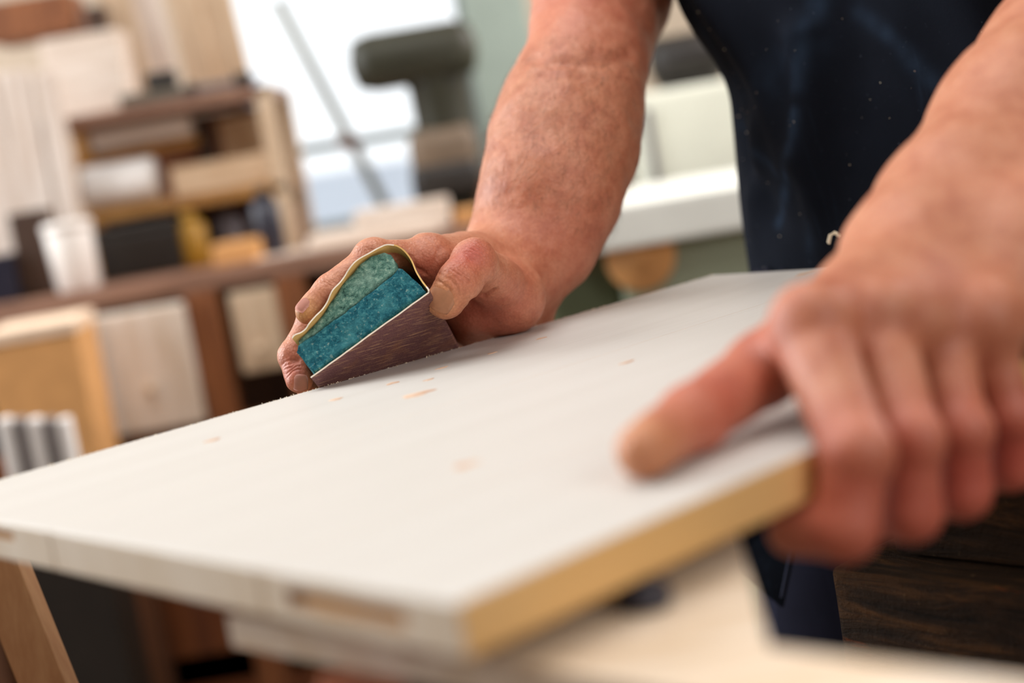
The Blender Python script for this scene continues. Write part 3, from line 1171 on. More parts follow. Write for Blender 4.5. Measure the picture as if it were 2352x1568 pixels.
# ------------------------------------------------------------------ implicit-surface body
class Field:
    def __init__(self, lo, hi, h):
        self.h = h
        self.lo = np.array(lo, float)
        n = np.ceil((np.array(hi) - self.lo) / h).astype(int) + 1
        self.n = n
        self.D = np.full(n, .05, np.float32)
        self.ax = [self.lo[i] + h * np.arange(n[i]) for i in range(3)]

    def cone(self, a, ra, b, rb, k=.006, sub=False):
        a, b = np.array(a, float), np.array(b, float)
        rm = max(ra, rb) + k + 4 * self.h
        lo = np.minimum(a, b) - rm
        hi = np.maximum(a, b) + rm
        i0 = np.clip(np.floor((lo - self.lo) / self.h).astype(int), 0, self.n)
        i1 = np.clip(np.ceil((hi - self.lo) / self.h).astype(int) + 1, 0, self.n)
        if np.any(i1 <= i0):
            return
        X = self.ax[0][i0[0]:i1[0], None, None].astype(np.float32)
        Y = self.ax[1][None, i0[1]:i1[1], None].astype(np.float32)
        Z = self.ax[2][None, None, i0[2]:i1[2]].astype(np.float32)
        ba = (b - a).astype(np.float32)
        L2 = float(ba @ ba) + 1e-12
        t = ((X - a[0]) * ba[0] + (Y - a[1]) * ba[1] + (Z - a[2]) * ba[2]) / L2
        t = np.clip(t, 0, 1).astype(np.float32)
        dx = X - (a[0] + ba[0] * t)
        dy = Y - (a[1] + ba[1] * t)
        dz = Z - (a[2] + ba[2] * t)
        d = np.sqrt(dx * dx + dy * dy + dz * dz) - (ra + (rb - ra) * t)
        d = d.astype(np.float32)
        S = self.D[i0[0]:i1[0], i0[1]:i1[1], i0[2]:i1[2]]
        if sub:
            h = np.clip(.5 - .5 * (S + d) / k, 0, 1)
            S[:] = S + (-d - S) * h + k * h * (1 - h)
        else:
            h = np.clip(.5 + .5 * (S - d) / k, 0, 1)
            S[:] = S + (d - S) * h - k * h * (1 - h)

    def chain(self, pts, k=.006):
        for (a, ra), (b, rb) in zip(pts, pts[1:]):
            self.cone(a, ra, b, rb, k)

    def mesh(self):
        D = self.D
        ins = D < 0
        cnt = np.zeros(np.array(D.shape) - 1, np.int8)
        for i in (0, 1):
            for j in (0, 1):
                for k in (0, 1):
                    cnt += ins[i:D.shape[0] - 1 + i, j:D.shape[1] - 1 + j, k:D.shape[2] - 1 + k]
        act = np.argwhere((cnt > 0) & (cnt < 8))
        idx = np.full(cnt.shape, -1, np.int32)
        idx[act[:, 0], act[:, 1], act[:, 2]] = np.arange(len(act), dtype=np.int32)
        acc = np.zeros((len(act), 3))
        num = np.zeros(len(act))
        cv = {}
        for i in (0, 1):
            for j in (0, 1):
                for k in (0, 1):
                    cv[i, j, k] = D[act[:, 0] + i, act[:, 1] + j, act[:, 2] + k].astype(float)
        for c in cv:
            for ax in range(3):
                if c[ax] == 0:
                    e = list(c)
                    e[ax] = 1
                    a, b = cv[c], cv[tuple(e)]
                    m_ = (a < 0) != (b < 0)
                    t = np.where(m_, a / np.where(m_, a - b, 1), 0)
                    p = np.tile(np.array(c, float), (len(act), 1))
                    p[:, ax] += t
                    acc[m_] += p[m_]
                    num[m_] += 1
        V = self.lo + self.h * (act + acc / num[:, None])
        Q = []
        for ax in range(3):
            o = [i for i in range(3) if i != ax]
            sl0 = [slice(None)] * 3
            sl1 = [slice(None)] * 3
            sl0[ax] = slice(0, -1)
            sl1[ax] = slice(1, None)
            a, b = ins[tuple(sl0)], ins[tuple(sl1)]
            E = np.argwhere(a != b)
            E = E[(E[:, o[0]] > 0) & (E[:, o[1]] > 0) & (E[:, o[0]] < D.shape[o[0]] - 1) & (E[:, o[1]] < D.shape[o[1]] - 1)]
            flip = a[E[:, 0], E[:, 1], E[:, 2]]
            def cell(d0, d1):
                c = E.copy()
                c[:, o[0]] -= d0
                c[:, o[1]] -= d1
                return idx[c[:, 0], c[:, 1], c[:, 2]]
            q = np.stack([cell(1, 1), cell(0, 1), cell(0, 0), cell(1, 0)], 1)
            if ax == 1:
                flip = ~flip
            q[~flip] = q[~flip][:, ::-1]
            Q.append(q)
        Q = np.concatenate(Q)
        Q = Q[(Q >= 0).all(1)]
        return V, Q


def smooth(V, Q, it=2, lam=.5):
    n = len(V)
    e = np.concatenate([Q[:, [0, 1]], Q[:, [1, 2]], Q[:, [2, 3]], Q[:, [3, 0]]])
    for k in range(it):
        for w in (lam, -lam * 1.04):
            s = np.zeros_like(V)
            c = np.zeros(n)
            for a, b in ((0, 1), (1, 0)):
                for ax in range(3):
                    s[:, ax] += np.bincount(e[:, a], V[e[:, b], ax], n)
                c += np.bincount(e[:, a], minlength=n)
            V = V + w * (s / np.maximum(c, 1)[:, None] - V)
    return V


def vnormals(V, Q):
    n = np.cross(V[Q[:, 2]] - V[Q[:, 0]], V[Q[:, 3]] - V[Q[:, 1]])
    out = np.zeros_like(V)
    for c in range(4):
        for ax in range(3):
            out[:, ax] += np.bincount(Q[:, c], n[:, ax], len(V))
    return out / np.maximum(nrm(out, axis=1), 1e-12)[:, None]


def seg_dist(V, pl):
    best = np.full(len(V), 1.0)
    for a, b in zip(pl, pl[1:]):
        a, b = np.array(a), np.array(b)
        ba = b - a
        t = np.clip((V - a) @ ba / (ba @ ba + 1e-12), 0, 1)
        best = np.minimum(best, nrm(V - a - t[:, None] * ba, axis=1))
    return best


# ---- right arm (seen at the left), gripping the block
Wr = P(1178, 615, 1.045)
Mi = [D_(985, 592, .035), D_(1008, 612, .056), D_(1036, 640, .076), D_(1066, 676, .094)]
ix = [(Mi[0], .0132), (D_(856, 591, .014), .0098), (D_(757, 666, .010), .0088), (D_(706, 716, .008), .0074)]
md = [(Mi[1], .0132), (D_(722, 738, .032), .0100), (D_(674, 818, .031), .0092), (D_(690, 872, .029), .0084)]
off1, off2 = BD * .021, BD * .041
rg = [(Mi[2], .0128), (md[1][0] + off1, .0096), (md[2][0] + off1, .0088), (md[3][0] + off1 - BN * .002, .0080)]
pk = [(Mi[3], .0120), (md[1][0] + off2 + BX * .012, .0088), (md[2][0] + off2 + BX * .004, .0080), (md[3][0] + off2 + BN * .004, .0074)]
Tc = P(1166, 682, .992)
Tm = P(1092, 599, .925)
Ti = D_(1054, 646, .018)
Tt = D_(1024, 690, .021)
SHR = np.array([.19, 1.275, 1.40])
arm = [(Wr, .0335), (P(1224, 548, 1.06), .0425), (P(1264, 440, 1.07), .0480), (P(1294, 330, 1.09), .0513), (P(1318, 240, 1.11), .0487), (P(1345, 150, 1.13), .0440)]
UE = P(1362, -230, 1.24)
up_ = [(P(1345, 150, 1.13), .0415), (P(1356, 60, 1.165), .0435), (P(1360, -60, 1.20), .048), (UE, .050)]
allp = [p for p, r in arm + up_ + ix + md + rg + pk]
lo = np.min(allp, axis=0) - .06
hi = np.max(allp, axis=0) + .06
FR = Field(lo, hi, .00112)
FR.chain(up_, .012)
FR.cone(P(1362, 130, 1.17), .040, P(1410, -10, 1.22), .043, .02)     # triceps and elbow behind
FR.cone(P(1410, -10, 1.22), .042, UE, .05, .02)
FR.chain(arm, .014)
for mi, r in zip(Mi, (.0138, .0138, .0132, .0125)):                   # back of the hand
    FR.cone(Wr, .024, mi, r, .012)
FR.cone(Wr, .028, Tc, .020, .014)                                     # ball of the thumb
FR.cone(Tc, .0205, Tm, .0125, .010)
FR.cone(Tc, .018, Mi[2] + BX * .006, .014, .014)
HE = P(1146, 716, 1.062)                                              # heel of the hand, behind the panel edge
FR.cone(HE, .030, Mi[3], .018, .016)
FR.cone(Wr, .031, HE, .030, .02)
FR.cone(Mi[3] + BD * .012, .016, HE + np.array([-.022, .025, -.005]), .024, .014)
FR.cone(Mi[3] - BN * .012, .014, HE + np.array([-.012, .0, -.03]), .022, .014)
FR.cone(HE, .028, P(1120, 790, 1.06), .024, .02)
FR.cone((Tm + Tc) / 2, .010, Mi[0], .009, .012)                       # web
for ch in (ix, md, rg, pk):
    FR.chain(ch, .0035)
FR.chain([(Tm, .0122), (Ti, .0126), (Tt, .0116)], .005)
FR.cone(Tm, .0122, Tm + (Tm - Tc) * .02, .0122, .004)
# knuckle bones
for p, r in ((ix[1][0] + BN * .001, .0102), (Mi[0] + BN * .002, .0136)):
    FR.cone(p, r, p + BX * .001, r, .004)
Vr, Qr = FR.mesh()
del FR
Vr = smooth(Vr, Qr, 3)

# ---- left arm (seen at the right), holding the near edge
WrL = P(2130, 610, .665)
ML = [P(1862, 757, .582), P(2010, 745, .597), P(2140, 737, .612), P(2255, 750, .610)]


def edge(px, py, o):
    return onplane(px, py, N_ + INN * o, INN)


zu = ZT - PT


def finger(mcp, pip, dip, tip, rs):
    if tip is None:                      # curled in under the panel
        tip = dip - INN * .021 - E1 * .003
        tip[2] = min(dip[2] - .001, ZT - PT - rs[3] - .0005)
    return [(mcp, rs[0]), (pip, rs[1]), (dip, rs[2]), (tip, rs[3])]


LI = finger(ML[0], edge(1966, 1040, .0135), edge(1942, 1215, .0115), None, (.0150, .0122, .0112, .0096))
LM = finger(ML[1], edge(2092, 1012, .0130), edge(2094, 1178, .0115), None, (.0140, .0112, .0106, .0094))
LR = finger(ML[2], edge(2208, 985, .0125), edge(2214, 1130, .0110), None, (.0134, .0106, .0100, .009))
LP = finger(ML[3], edge(2316, 955, .0135), edge(2322, 1075, .0105), None, (.0125, .0098, .009, .008))
def onp(px, py, h):
    return onz(px, py, ZT + h)
LTt, LTi, LTm = onp(1475, 1036, .0106), onp(1590, 962, .0126), onp(1752, 850, .020)
LTc = P(1985, 690, .642)
ELL = P(2560, 60, .80)
SHL = np.array([.485, .95, 1.39])
armL = [(WrL, .036), (P(2215, 500, .69), .0385), (P(2370, 300, .735), .0455), (P(2480, 160, .77), .048), (ELL, .043)]
upL = [(ELL, .044), (ELL * .5 + SHL * .5, .048), (SHL, .052)]
allp = [p for p, r in armL + upL + LI + LM + LR + LP] + [LTt]
lo = np.min(allp, axis=0) - .06
hi = np.max(allp, axis=0) + .06
FL = Field(lo, hi, .0017)
FL.chain(upL, .012)
FL.chain(armL, .014)
for mi, r in zip(ML, (.0155, .0145, .014, .013)):
    FL.cone(WrL, .024, mi, r, .012)
UL = P(2350, 612, .652)
FL.cone(UL, .031, ML[3], .0155, .014)
FL.cone(UL, .031, P(2580, 260, .76), .042, .02)
FL.cone(WrL, .034, UL, .031, .014)
FL.cone(WrL, .030, (ML[1] + ML[2]) / 2, .018, .014)
FL.cone(WrL, .028, LTc, .019, .012)
FL.cone(LTc, .0185, LTm, .0140, .010)
FL.cone((LTm + LTc) / 2, .011, ML[0], .012, .014)
for ch in (LI, LM, LR, LP):
    FL.chain(ch, .0035)
FL.chain([(LTm, .0140), (LTi, .0124), (LTt, .0100)], .006)
for f_ in (LI, LM, LR, LP):
    FL.cone(f_[1][0] + INN * .001, f_[1][1] * 1.06, f_[1][0] + INN * .0012, f_[1][1] * 1.06, .003)
for mi in ML:
    FL.cone(mi + np.array([0, -.004, .005]), .0135, mi + np.array([0, -.004, .0055]), .0135, .004)
    FL.cone(mi + np.array([0, -.003, .004]), .010, WrL + (mi - WrL) * .25 + np.array([0, -.006, .012]), .009, .006)
Vl, Ql = FL.mesh()
del FL
Vl = smooth(Vl, Ql, 3)

# ---- neck and head (above the frame)
CT = np.array([.338, 1.112, 0])            # torso axis
LONG = np.array([.66, -.75, 0])          # shoulder line, towards the person's left
FACE = np.array([-.75, -.66, 0])         # the way the person faces
HD = np.array([.338, 1.112, 1.64]) + FACE * .10
FH = Field(HD - .2 - np.array([0, 0, .16]), HD + .2, .004)
UPZ = np.array([0, 0, 1.])
FH.cone(HD - FACE * .06 - UPZ * .26, .062, HD - FACE * .02 - UPZ * .08, .056, .02)
FH.cone(HD - FACE * .025 + UPZ * .03, .085, HD + FACE * .02 + UPZ * .035, .080, .02)
FH.cone(HD + FACE * .035 - UPZ * .03, .060, HD + FACE * .055 - UPZ * .075, .036, .03)
FH.cone(HD + FACE * .092 + UPZ * .005, .009, HD + FACE * .112 - UPZ * .032, .012, .012)
for s in (-1, 1):
    FH.cone(HD + LONG * .078 * s + UPZ * .015 - FACE * .01, .012, HD + LONG * .076 * s - UPZ * .03, .008, .006)
    FH.cone(HD + FACE * .09 + LONG * .034 * s + UPZ * .004, .010, HD + FACE * .09 + LONG * .036 * s + UPZ * .004, .010, .006, sub=True)
    FH.cone(HD + FACE * .086 + LONG * .02 * s - UPZ * .062, .007, HD + FACE * .09 - UPZ * .06, .009, .008)
Vh, Qh = FH.mesh()
Vh = smooth(Vh, Qh, 3)

# ---- creases and colour on the right hand
def refine(V, Q, mask):
    """split the quads in mask into four"""
    A = Q[mask]
    n0 = len(V)
    e = np.stack([A, np.roll(A, -1, 1)], 2).reshape(-1, 2)
    es = np.sort(e, 1)
    u, inv = np.unique(es, axis=0, return_inverse=True)
    inv = inv.reshape(-1, 4)
    mid = (V[u[:, 0]] + V[u[:, 1]]) / 2
    cen = V[A].mean(1)
    mi = n0 + inv
    ci = n0 + len(u) + np.arange(len(A))
    new = [np.stack([A[:, k], mi[:, k], ci, mi[:, k - 1]], 1) for k in range(4)]
    return np.concatenate([V, mid, cen]), np.concatenate([Q[~mask]] + new)


def near_hand(V, Q, rad):
    c = V[Q].mean(1)
    m_ = np.zeros(len(Q), bool)
    for p in (Tm, Ti, Tt, ix[1][0], ix[2][0], ix[3][0], md[2][0], md[3][0], Mi[0], (Tm + Mi[0]) / 2):
        m_ |= nrm(c - p, axis=1) < rad
    return m_


Vr, Qr = refine(Vr, Qr, near_hand(Vr, Qr, .024))
Vr = smooth(Vr, Qr, 2)
Nr = vnormals(Vr, Qr)


def surf_pts(pixels, V, N):
    """photo pixels pushed onto the visible surface"""
    out = []
    d = V - CAM
    Z = d @ FWD
    u = (d @ RIGHT) / Z * FPX
    v = -(d @ UP) / Z * FPX
    px = W_ / 2 + u * cr + v * sr
    py = H_ / 2 - u * sr + v * cr
    front = (N * d).sum(1) < 0
    for x, y in pixels:
        e = (px - x) ** 2 + (py - y) ** 2 + np.where(front, 0, 1e6)
        near = e < max(e.min() + 30, 30)
        i = np.flatnonzero(near)
        out.append(V[i[np.argmin(Z[i])]])
    return out


def crop2(pts):
    return [(560 + x / 3.36, 480 + y / 3.36) for x, y in pts]


creases = [([(1400, 530), (1500, 560), (1570, 620), (1605, 700)], .0007, .0009),
           ([(1480, 490), (1580, 540), (1640, 620), (1660, 690)], .0006, .0012),
           ([(1540, 470), (1640, 520), (1700, 610), (1705, 680)], .0004, .0010),
           ([(1775, 722), (1850, 692), (1930, 645)], .0028, .0020),
           ([(1690, 330), (1760, 380), (1800, 380)], .0004, .001),
           ([(1290, 380), (1330, 470), (1400, 520)], .0012, .002),
           ([(370, 1160), (420, 1150)], .0012, .0018),
           ([(1250, 300), (1330, 400), (1340, 500)], .0008, .002),
           ([(2230 - 700, 300), (1480, 420), (1430, 500)], .0008, .002)]
disp = np.zeros(len(Vr))
for pix, dep, wid in creases:
    pl = surf_pts(crop2(pix), Vr, Nr)
    disp -= dep * np.exp(-(seg_dist(Vr, pl) / wid) ** 2)
pl = surf_pts([(1222, 128), (1260, 140), (1330, 142), (1400, 136), (1450, 122)], Vr, Nr)
disp -= .0026 * np.exp(-(seg_dist(Vr, pl) / .006) ** 2)
pl = surf_pts([(1232, 160), (1300, 178), (1380, 172)], Vr, Nr)
disp -= .0010 * np.exp(-(seg_dist(Vr, pl) / .004) ** 2)
def wrinkles(pix, axis, n, spacing, length, dep, wid):
    c_, nn_ = surf_pts([pix], Vr, Nr)[0], None
    i_ = np.argmin(nrm(Vr - c_, axis=1))
    nn_ = Nr[i_]
    a_ = axis / nrm(axis)
    s_ = np.cross(nn_, a_)
    s_ /= nrm(s_)
    out = np.zeros(len(Vr))
    for q in range(n):
        o_ = (q - (n - 1) / 2) * spacing
        l_ = length * random.uniform(.6, 1)
        pl_ = [c_ + a_ * (o_ + .0008 * math.sin(t * 3 + q)) + s_ * t * l_ / 2 - nn_ * (t * t * l_ * .12) for t in (-1, -.5, 0, .5, 1)]
        out -= dep * random.uniform(.5, 1) * np.exp(-(seg_dist(Vr, pl_) / wid) ** 2)
    return out


disp += wrinkles((1062, 628), Ti - Tm, 7, .0021, .019, .0007, .0006)
disp += wrinkles((1092, 566), Ti - Tm, 6, .0024, .017, .0005, .0006)
disp += wrinkles((846, 566), ix[2][0] - ix[0][0], 6, .0022, .014, .0005, .0006)
disp += wrinkles((742, 640), ix[3][0] - ix[1][0], 5, .0020, .012, .0005, .0006)
disp += wrinkles((668, 836), md[3][0] - md[2][0], 5, .0021, .014, .0006, .0006)
disp += wrinkles((1000, 560), Wr - Mi[0], 5, .004, .02, .0004, .0012)
# veins and muscle relief on the forearm
for i in range(3):
    rel = np.array([mnoise.noise(Vector(p * (38 if i == 0 else 95 if i == 1 else 240))) for p in Vr])
    disp += rel * (.0012, .0005, .00022)[i]
Vr = Vr + Nr * disp[:, None]
red_r = np.zeros(len(Vr))


def blob(V, c, r, a):
    return a * np.exp(-(nrm(V - c, axis=1) / r) ** 2)


red_r += blob(Vr, surf_pts([(1090, 575)], Vr, Nr)[0], .011, .75) + blob(Vr, surf_pts([(1040, 590)], Vr, Nr)[0], .010, .3)
red_r += blob(Vr, surf_pts([(660, 850)], Vr, Nr)[0], .012, .55) + blob(Vr, surf_pts([(985, 610)], Vr, Nr)[0], .014, .35)
red_r += blob(Vr, surf_pts([(1110, 720)], Vr, Nr)[0], .030, .55) + blob(Vr, surf_pts([(1050, 650)], Vr, Nr)[0], .008, .3)
red_r += blob(Vr, P(1330, 40, 1.13), .07, .35) + blob(Vr, P(1300, 560, 1.03), .05, .25)
pad_r = blob(Vr, surf_pts([(700, 730)], Vr, Nr)[0], .010, .9) + blob(Vr, surf_pts([(1000, 690)], Vr, Nr)[0], .011, .5)
Nl = vnormals(Vl, Ql)
rel = np.array([mnoise.noise(Vector(p * 60)) for p in Vl])
Vl = Vl + Nl * (rel * .0007)[:, None]
red_l = np.zeros(len(Vl))
for f in (LI, LM, LR, LP):
    red_l += blob(Vl, f[1][0], .018, .6) + blob(Vl, f[2][0], .022, .75) + blob(Vl, f[0][0], .018, .3)
red_l += blob(Vl, LTi, .03, .6) + blob(Vl, LTm, .03, .5)
pad_l = blob(Vl, LTt, .012, .45)

nr, nl = len(Vr), len(Vl)
Vall = np.concatenate([Vr, Vl, Vh])
Qall = np.concatenate([Qr, Ql + nr, Qh + nr + nl])
person = root('person', 'man in a dark navy apron sanding the panel with bare forearms', 'person', (CT[0], CT[1], 0))
me = bpy.data.meshes.new('body')
me.vertices.add(len(Vall))
me.vertices.foreach_set('co', (Vall - np.array([CT[0], CT[1], 0])).astype(np.float32).ravel())
me.loops.add(Qall.size)
me.loops.foreach_set('vertex_index', Qall.astype(np.int32).ravel())
me.polygons.add(len(Qall))
me.polygons.foreach_set('loop_start', np.arange(0, Qall.size, 4, dtype=np.int32))
me.polygons.foreach_set('loop_total', np.full(len(Qall), 4, np.int32))
me.polygons.foreach_set('use_smooth', np.ones(len(Qall), bool))
me.update(calc_edges=True)
me.validate()
for nm, arr in (('red', np.concatenate([red_r, red_l, np.full(len(Vh), .15)])), ('pad', np.concatenate([pad_r, pad_l, np.zeros(len(Vh))]))):
    at_ = me.attributes.new(nm, 'FLOAT', 'POINT')
    at_.data.foreach_set('value', np.clip(arr, 0, 1).astype(np.float32))
me.materials.append(M['skin'])
body = link(bpy.data.objects.new('body', me), person)


def nail(center, normal, direction, w, l, curve, mat='nail'):
    """curved nail plate, its centre on the skin"""
    n = Vector(normal).normalized()
    d = Vector(direction)
    d = (d - n * d.dot(n)).normalized()
    s = d.cross(n)
    bm = NB()
    nu, nv = 8, 8
    g = [[None] * (nv + 1) for _ in range(nu + 1)]
    for side, off in ((0, .0006), ):
        for i in range(nu + 1):
            for j in range(nv + 1):
                a, b = 2 * i / nu - 1, 2 * j / nv - 1
                ww = w / 2 * (1 - .22 * max(0, -b) ** 3) * (1 - .12 * max(0, b) ** 3)
                x = a * ww
                y = b * l / 2 * (1 - .18 * a * a)
                z = off - curve * a * a * w - .06 * l * b * b - (.0006 if max(abs(a), abs(b)) > .95 else 0)
                g[i][j] = bm.verts.new(Vector(center) + s * x + d * y + n * (z + .0001))
    for i in range(nu):
        for j in range(nv):
            bm.faces.new((g[i][j], g[i + 1][j], g[i + 1][j + 1], g[i][j + 1]))
    bmesh.ops.solidify(bm, geom=bm.faces[:], thickness=.0005)
    o = obj('fingernail', bm, M[mat], None, True)
    o.data.transform(Matrix.Translation((-CT[0], -CT[1], 0)))
    o.parent = body
    return o


def vn(px, py):
    p = surf_pts([(px, py)], Vr, Nr)[0]
    i = np.argmin(nrm(Vr - p, axis=1))
    return p, Nr[i]


p, n = vn(692, 884)
nail(p, n, D_(690, 905, .03) - D_(690, 872, .03), .0095, .0105, .16)
p, n = vn(690, 694)
nail(p, n, ix[3][0] - ix[2][0], .0085, .0105, .16)
p, n = vn(1007, 684)
nail(p, n, P(990, 712, .9) - P(1030, 645, .9), .0165, .0165, .20, 'thumb_nail')

# hairs on the right forearm
Nr2 = vnormals(Vr, Qr)
ax_ = arm[-1][0] - arm[0][0]
tt = (Vr - arm[0][0]) @ ax_ / (ax_ @ ax_)
cand = np.flatnonzero((tt > .12) & (tt < .92))
vs, fs = [], []
down = -ax_ / nrm(ax_)
for i in rng.choice(cand, 4200, replace=False):
    p, n = Vr[i], Nr2[i]
    side = np.cross(n, down)
    side /= nrm(side)
    L0 = rng.uniform(.006, .014)
    dirv = down * rng.uniform(.6, 1) + side * rng.normal(0, .35)
    w = .00008
    b0 = len(vs)
    for t in (0, .5, 1):
        q = p + dirv * L0 * t + n * L0 * (.55 * t - .25 * t * t)
        ww = w * (1 - .8 * t)
        vs += [q - side * ww - np.array([CT[0], CT[1], 0]), q + side * ww - np.array([CT[0], CT[1], 0])]
    fs += [(b0, b0 + 1, b0 + 3, b0 + 2), (b0 + 2, b0 + 3, b0 + 5, b0 + 4)]
tag(obj('arm_hair', (vs, fs), M['hair'], person, True), kind='stuff')


# ---- clothes
def loft(zs, fn, th0, th1, nth, thick, mat, name, closed=False, parent=person):
    vs, fs = [], []
    for z in zs:
        for i in range(nth + 1):
            th = th0 + (th1 - th0) * i / nth
            vs.append(fn(th, z) - np.array([CT[0], CT[1], 0]))
    for a in range(len(zs) - 1):
        for i in range(nth):
            q = a * (nth + 1) + i
            fs.append((q, q + 1, q + nth + 2, q + nth + 1))
    o = obj(name, (vs, fs), mat, parent, True)
    if thick:
        md = o.modifiers.new('s', 'SOLIDIFY')
        md.thickness = thick
        md.offset = 0
        bpy.context.view_layer.update()
        bake(o)
    return o


def torso(z):
    """centre, half width along LONG, half depth along FACE"""
    K = [(.60, 0, .172, .095), (.80, 0, .170, .093), (.92, 0, .172, .093), (1.02, 0, .164, .098), (1.12, .0, .205, .106), (1.25, .015, .20, .118), (1.40, .03, .232, .112), (1.47, .035, .16, .085), (1.53, .04, .07, .065)]
    for a, b in zip(K, K[1:]):
        if z <= b[0]:
            t = max(0, (z - a[0]) / (b[0] - a[0]))
            t = t * t * (3 - 2 * t)
            return [a[i] + (b[i] - a[i]) * t for i in (1, 2, 3)]
    return K[-1][1:]


def tpoint(th, z, grow=0):
    f, a, b = torso(z)
    return np.array([CT[0], CT[1], z]) + FACE * f + FACE * (b + grow) * math.cos(th) + LONG * (a + grow) * math.sin(th)


def fold(th, z):
    g = 0
    for (t0, z0, t1, z1, w, h) in ((-.75, 1.16, -.35, .98, .020, .011), (-.2, 1.06, -.3, .88, .012, .010), (.2, 1.15, .6, 1.02, .016, .010),
                                   (-1.1, 1.05, -.55, .93, .012, -.007), (-.9, .9, -.6, 1.0, .014, .006), (0, .9, .05, .8, .03, .006), (.1, 1.2, .0, 1.0, .02, -.006)):
        p = np.array([th * .15, z])
        a, b = np.array([t0 * .15, z0]), np.array([t1 * .15, z1])
        t = np.clip((p - a) @ (b - a) / ((b - a) @ (b - a)), 0, 1)
        g += h * math.exp(-((nrm(p - a - t * (b - a))) / w) ** 2)
    return g * min(1, max(0, (z - .9) / .05)) + .002 * mnoise.noise(Vector((th * 2, z * 9, 3)))


obj_z = np.linspace(.84, 1.53, 40)
loft(obj_z, lambda th, z: tpoint(th, z), 0, 2 * math.pi, 64, 0, M['shirt'], 'shirt')
apr = loft(np.linspace(.74, 1.36, 180), lambda th, z: tpoint(th, z, .010 + fold(th, z)), -1.95, 1.95, 220, .0025, M['apron'], 'apron')
# worn streaks and lit fold lines, both painted into the cloth colour
Va = np.array([v.co[:] for v in apr.data.vertices]) + np.array([CT[0], CT[1], 0])
Na = np.array([v.normal[:] for v in apr.data.vertices])
worn = np.zeros(len(Va))
for pix, w, a_ in (([(1872, 0), (1850, 90), (1825, 190)], .009, .75), ([(1850, 110), (1760, 190), (1690, 215)], .016, .35),
                   ([(1822, 255), (1818, 330), (1800, 430), (1784, 505)], .005, .85), ([(1690, 280), (1740, 360), (1790, 410)], .004, .4),
                   ([(1975, 25), (2040, 90), (2140, 190)], .006, .6), ([(1850, 520), (1860, 600)], .006, .3)):
    pl = surf_pts(pix, Va, Na)
    worn = np.maximum(worn, a_ * np.exp(-(seg_dist(Va, pl) / w) ** 2))
worn *= np.array([.7 + .6 * mnoise.noise(Vector(p * 90)) for p in Va])
at_ = apr.data.attributes.new('worn', 'FLOAT', 'POINT')
at_.data.foreach_set('value', np.clip(worn, 0, 1).astype(np.float32))
# sawdust caught on the apron
bm = NB()
fr = np.flatnonzero(((Na * (Va - CAM)).sum(1) < 0) & (Va[:, 2] > .86) & (Va[:, 2] < 1.2))
for i in rng.choice(fr, 170, replace=False):
    s_ = random.uniform(.0003, .0008) * (1.6 if random.random() < .1 else 1)
    p_ = Vector(Va[i] + Na[i] * .0006 + rng.normal(0, .0006, 3)) - Vector((CT[0], CT[1], 0))
    vs = [bm.verts.new(p_ + Vector(rng.normal(0, 1, 3)).normalized() * s_) for _ in range(4)]
    for f in ((0, 1, 2), (0, 2, 3), (0, 3, 1), (1, 3, 2)):
        bm.faces.new([vs[t] for t in f])
tag(obj('sawdust', bm, M['chip'], apr), kind='stuff')
# sleeves
for nm, a, b, r in (('sleeve', P(1362, -190, 1.232), SHR, .062), ('sleeve', ELL * .45 + SHL * .55, SHL, .062)):
    bm = NB()
    d = Vector(b - a)
    mt = Matrix.Translation(Vector(a) - Vector((CT[0], CT[1], 0))) @ d.to_track_quat('Z', 'Y').to_matrix().to_4x4()
    L0 = d.length
    lathe(bm, [(r * .92, 0), (r, 0), (r * 1.02, L0 * .4), (r * 1.0, L0 * .9), (r * .7, L0 + .04), (.01, L0 + .05)], 32, mt, cap=False)
    obj(nm, bm, M['shirt'], person, True)
# trousers: two legs joined at the hips
FT = Field((CT - .3)[:3] * np.array([1, 1, 0]) + np.array([0, 0, .02]), CT + .3 + np.array([0, 0, .6]), .008)
for s, f in ((-1, .02), (1, -.06)):
    hip = np.array([CT[0], CT[1], .84]) + LONG * (.085 if s > 0 else .088) * s
    knee = np.array([CT[0], CT[1], .48]) + LONG * (.10 if s > 0 else .15) * s + FACE * (f + .02)
    ank = np.array([CT[0], CT[1], .09]) + LONG * .11 * s + FACE * (f - .03)
    FT.chain([(hip, .088), (knee, .068), (ank, .055)], .02)
FT.cone(CT + UPZ * .88 - LONG * .07, .095, CT + UPZ * .88 + LONG * .07, .095, .03)
Vt, Qt = FT.mesh()
Vt = smooth(Vt, Qt, 3)
obj('trousers', (list(Vt - np.array([CT[0], CT[1], 0])), [tuple(int(i) for i in q) for q in Qt]), M['denim'], person, True)
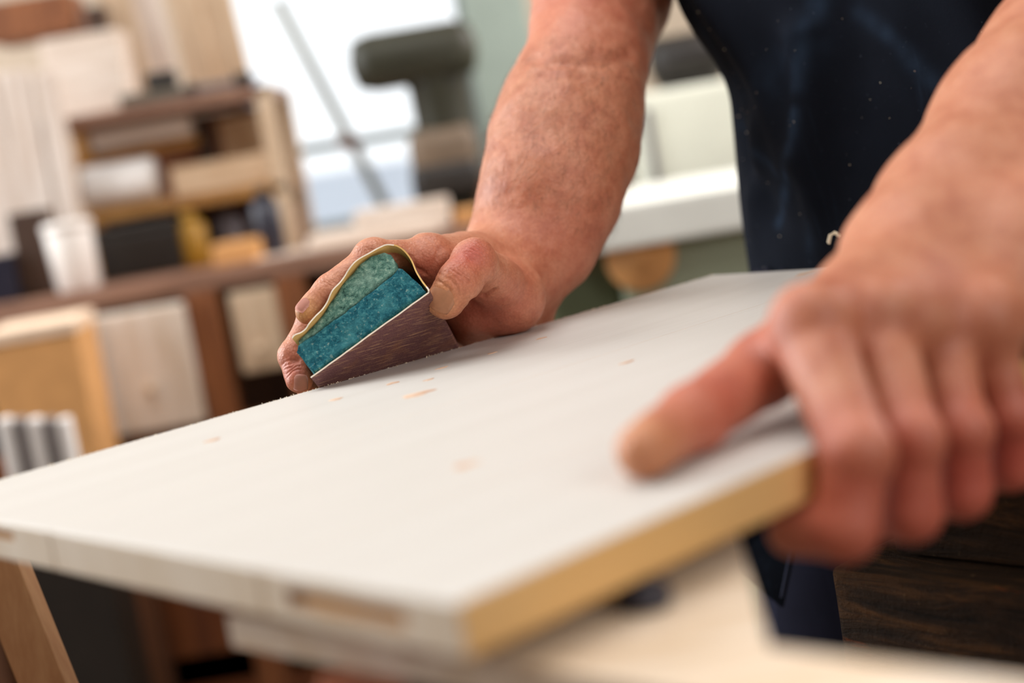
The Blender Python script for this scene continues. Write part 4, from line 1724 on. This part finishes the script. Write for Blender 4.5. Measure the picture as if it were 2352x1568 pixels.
for s, f in ((-1, .02), (1, -.06)):
    c = np.array([0, 0, 0]) + LONG * .11 * s + FACE * (f + .03)
    bm = NB()
    ang_ = math.atan2(FACE[1], FACE[0])
    box(bm, (0, 0, .045), (.27, .095, .088), .035)
    o = obj('shoe', bm, M['black'], person, True, loc=c, rot=(0, 0, ang_))
# the loose lower corner of the apron below the panel
tl, tr_, rr, bt_, ll = P(1650, 1150, 1.125), P(1842, 1130, 1.10), P(1828, 1260, 1.10), P(1800, 1393, 1.10), P(1684, 1300, 1.125)
bm = NB()
vs = [bm.verts.new(Vector(p) - Vector((CT[0], CT[1], 0))) for p in (tl, tr_, rr, bt_, ll)]
bm.faces.new(vs)
o = obj('apron_corner', bm, M['apron'], person, False)
md = o.modifiers.new('s', 'SOLIDIFY')
md.thickness = .004
bpy.context.view_layer.update()
bake(o)
off = -FWD * .004
bm = NB()
leg(bm, P(1818, 1255, 1.096), P(1795, 1372, 1.096), .0016, .0016, (1, 0, 0))
for v in bm.verts:
    v.co -= Vector((CT[0], CT[1], 0))
obj('seam', bm, M['thread'], person)
# hair cap
bm = NB()
hc = HD - FACE * .008 + UPZ * .045 - np.array([CT[0], CT[1], 0])
bmesh.ops.create_uvsphere(bm, u_segments=28, v_segments=18, radius=1, matrix=Matrix.Translation(hc) @ Matrix.Rotation(math.atan2(FACE[1], FACE[0]), 4, 'Z') @ Matrix.Diagonal((.108, .092, .088, 1)))
bmesh.ops.delete(bm, geom=[v for v in bm.verts if v.co.z < hc[2] - .02 and (v.co - Vector(hc)).dot(Vector(FACE)) > -.02 or v.co.z < hc[2] - .06], context='VERTS')
for v in bm.verts:
    v.co += Vector(mnoise.noise_vector(v.co * 60)) * .003
obj('hair', bm, M['hair'], person, True)

# wood shaving caught on the apron
a = np.array([P(1903, 558, 1.02), P(1907, 540, 1.018), P(1918, 534, 1.016), P(1928, 542, 1.018)])
bm = NB()
for i in range(3):
    leg(bm, a[i] - a[0], a[i + 1] - a[0], .0046, .0016, FWD)
tag(obj('wood_shaving', bm, M['chip'], loc=a[0]), 'small curled pale wood shaving stuck on the dark apron', 'shaving')
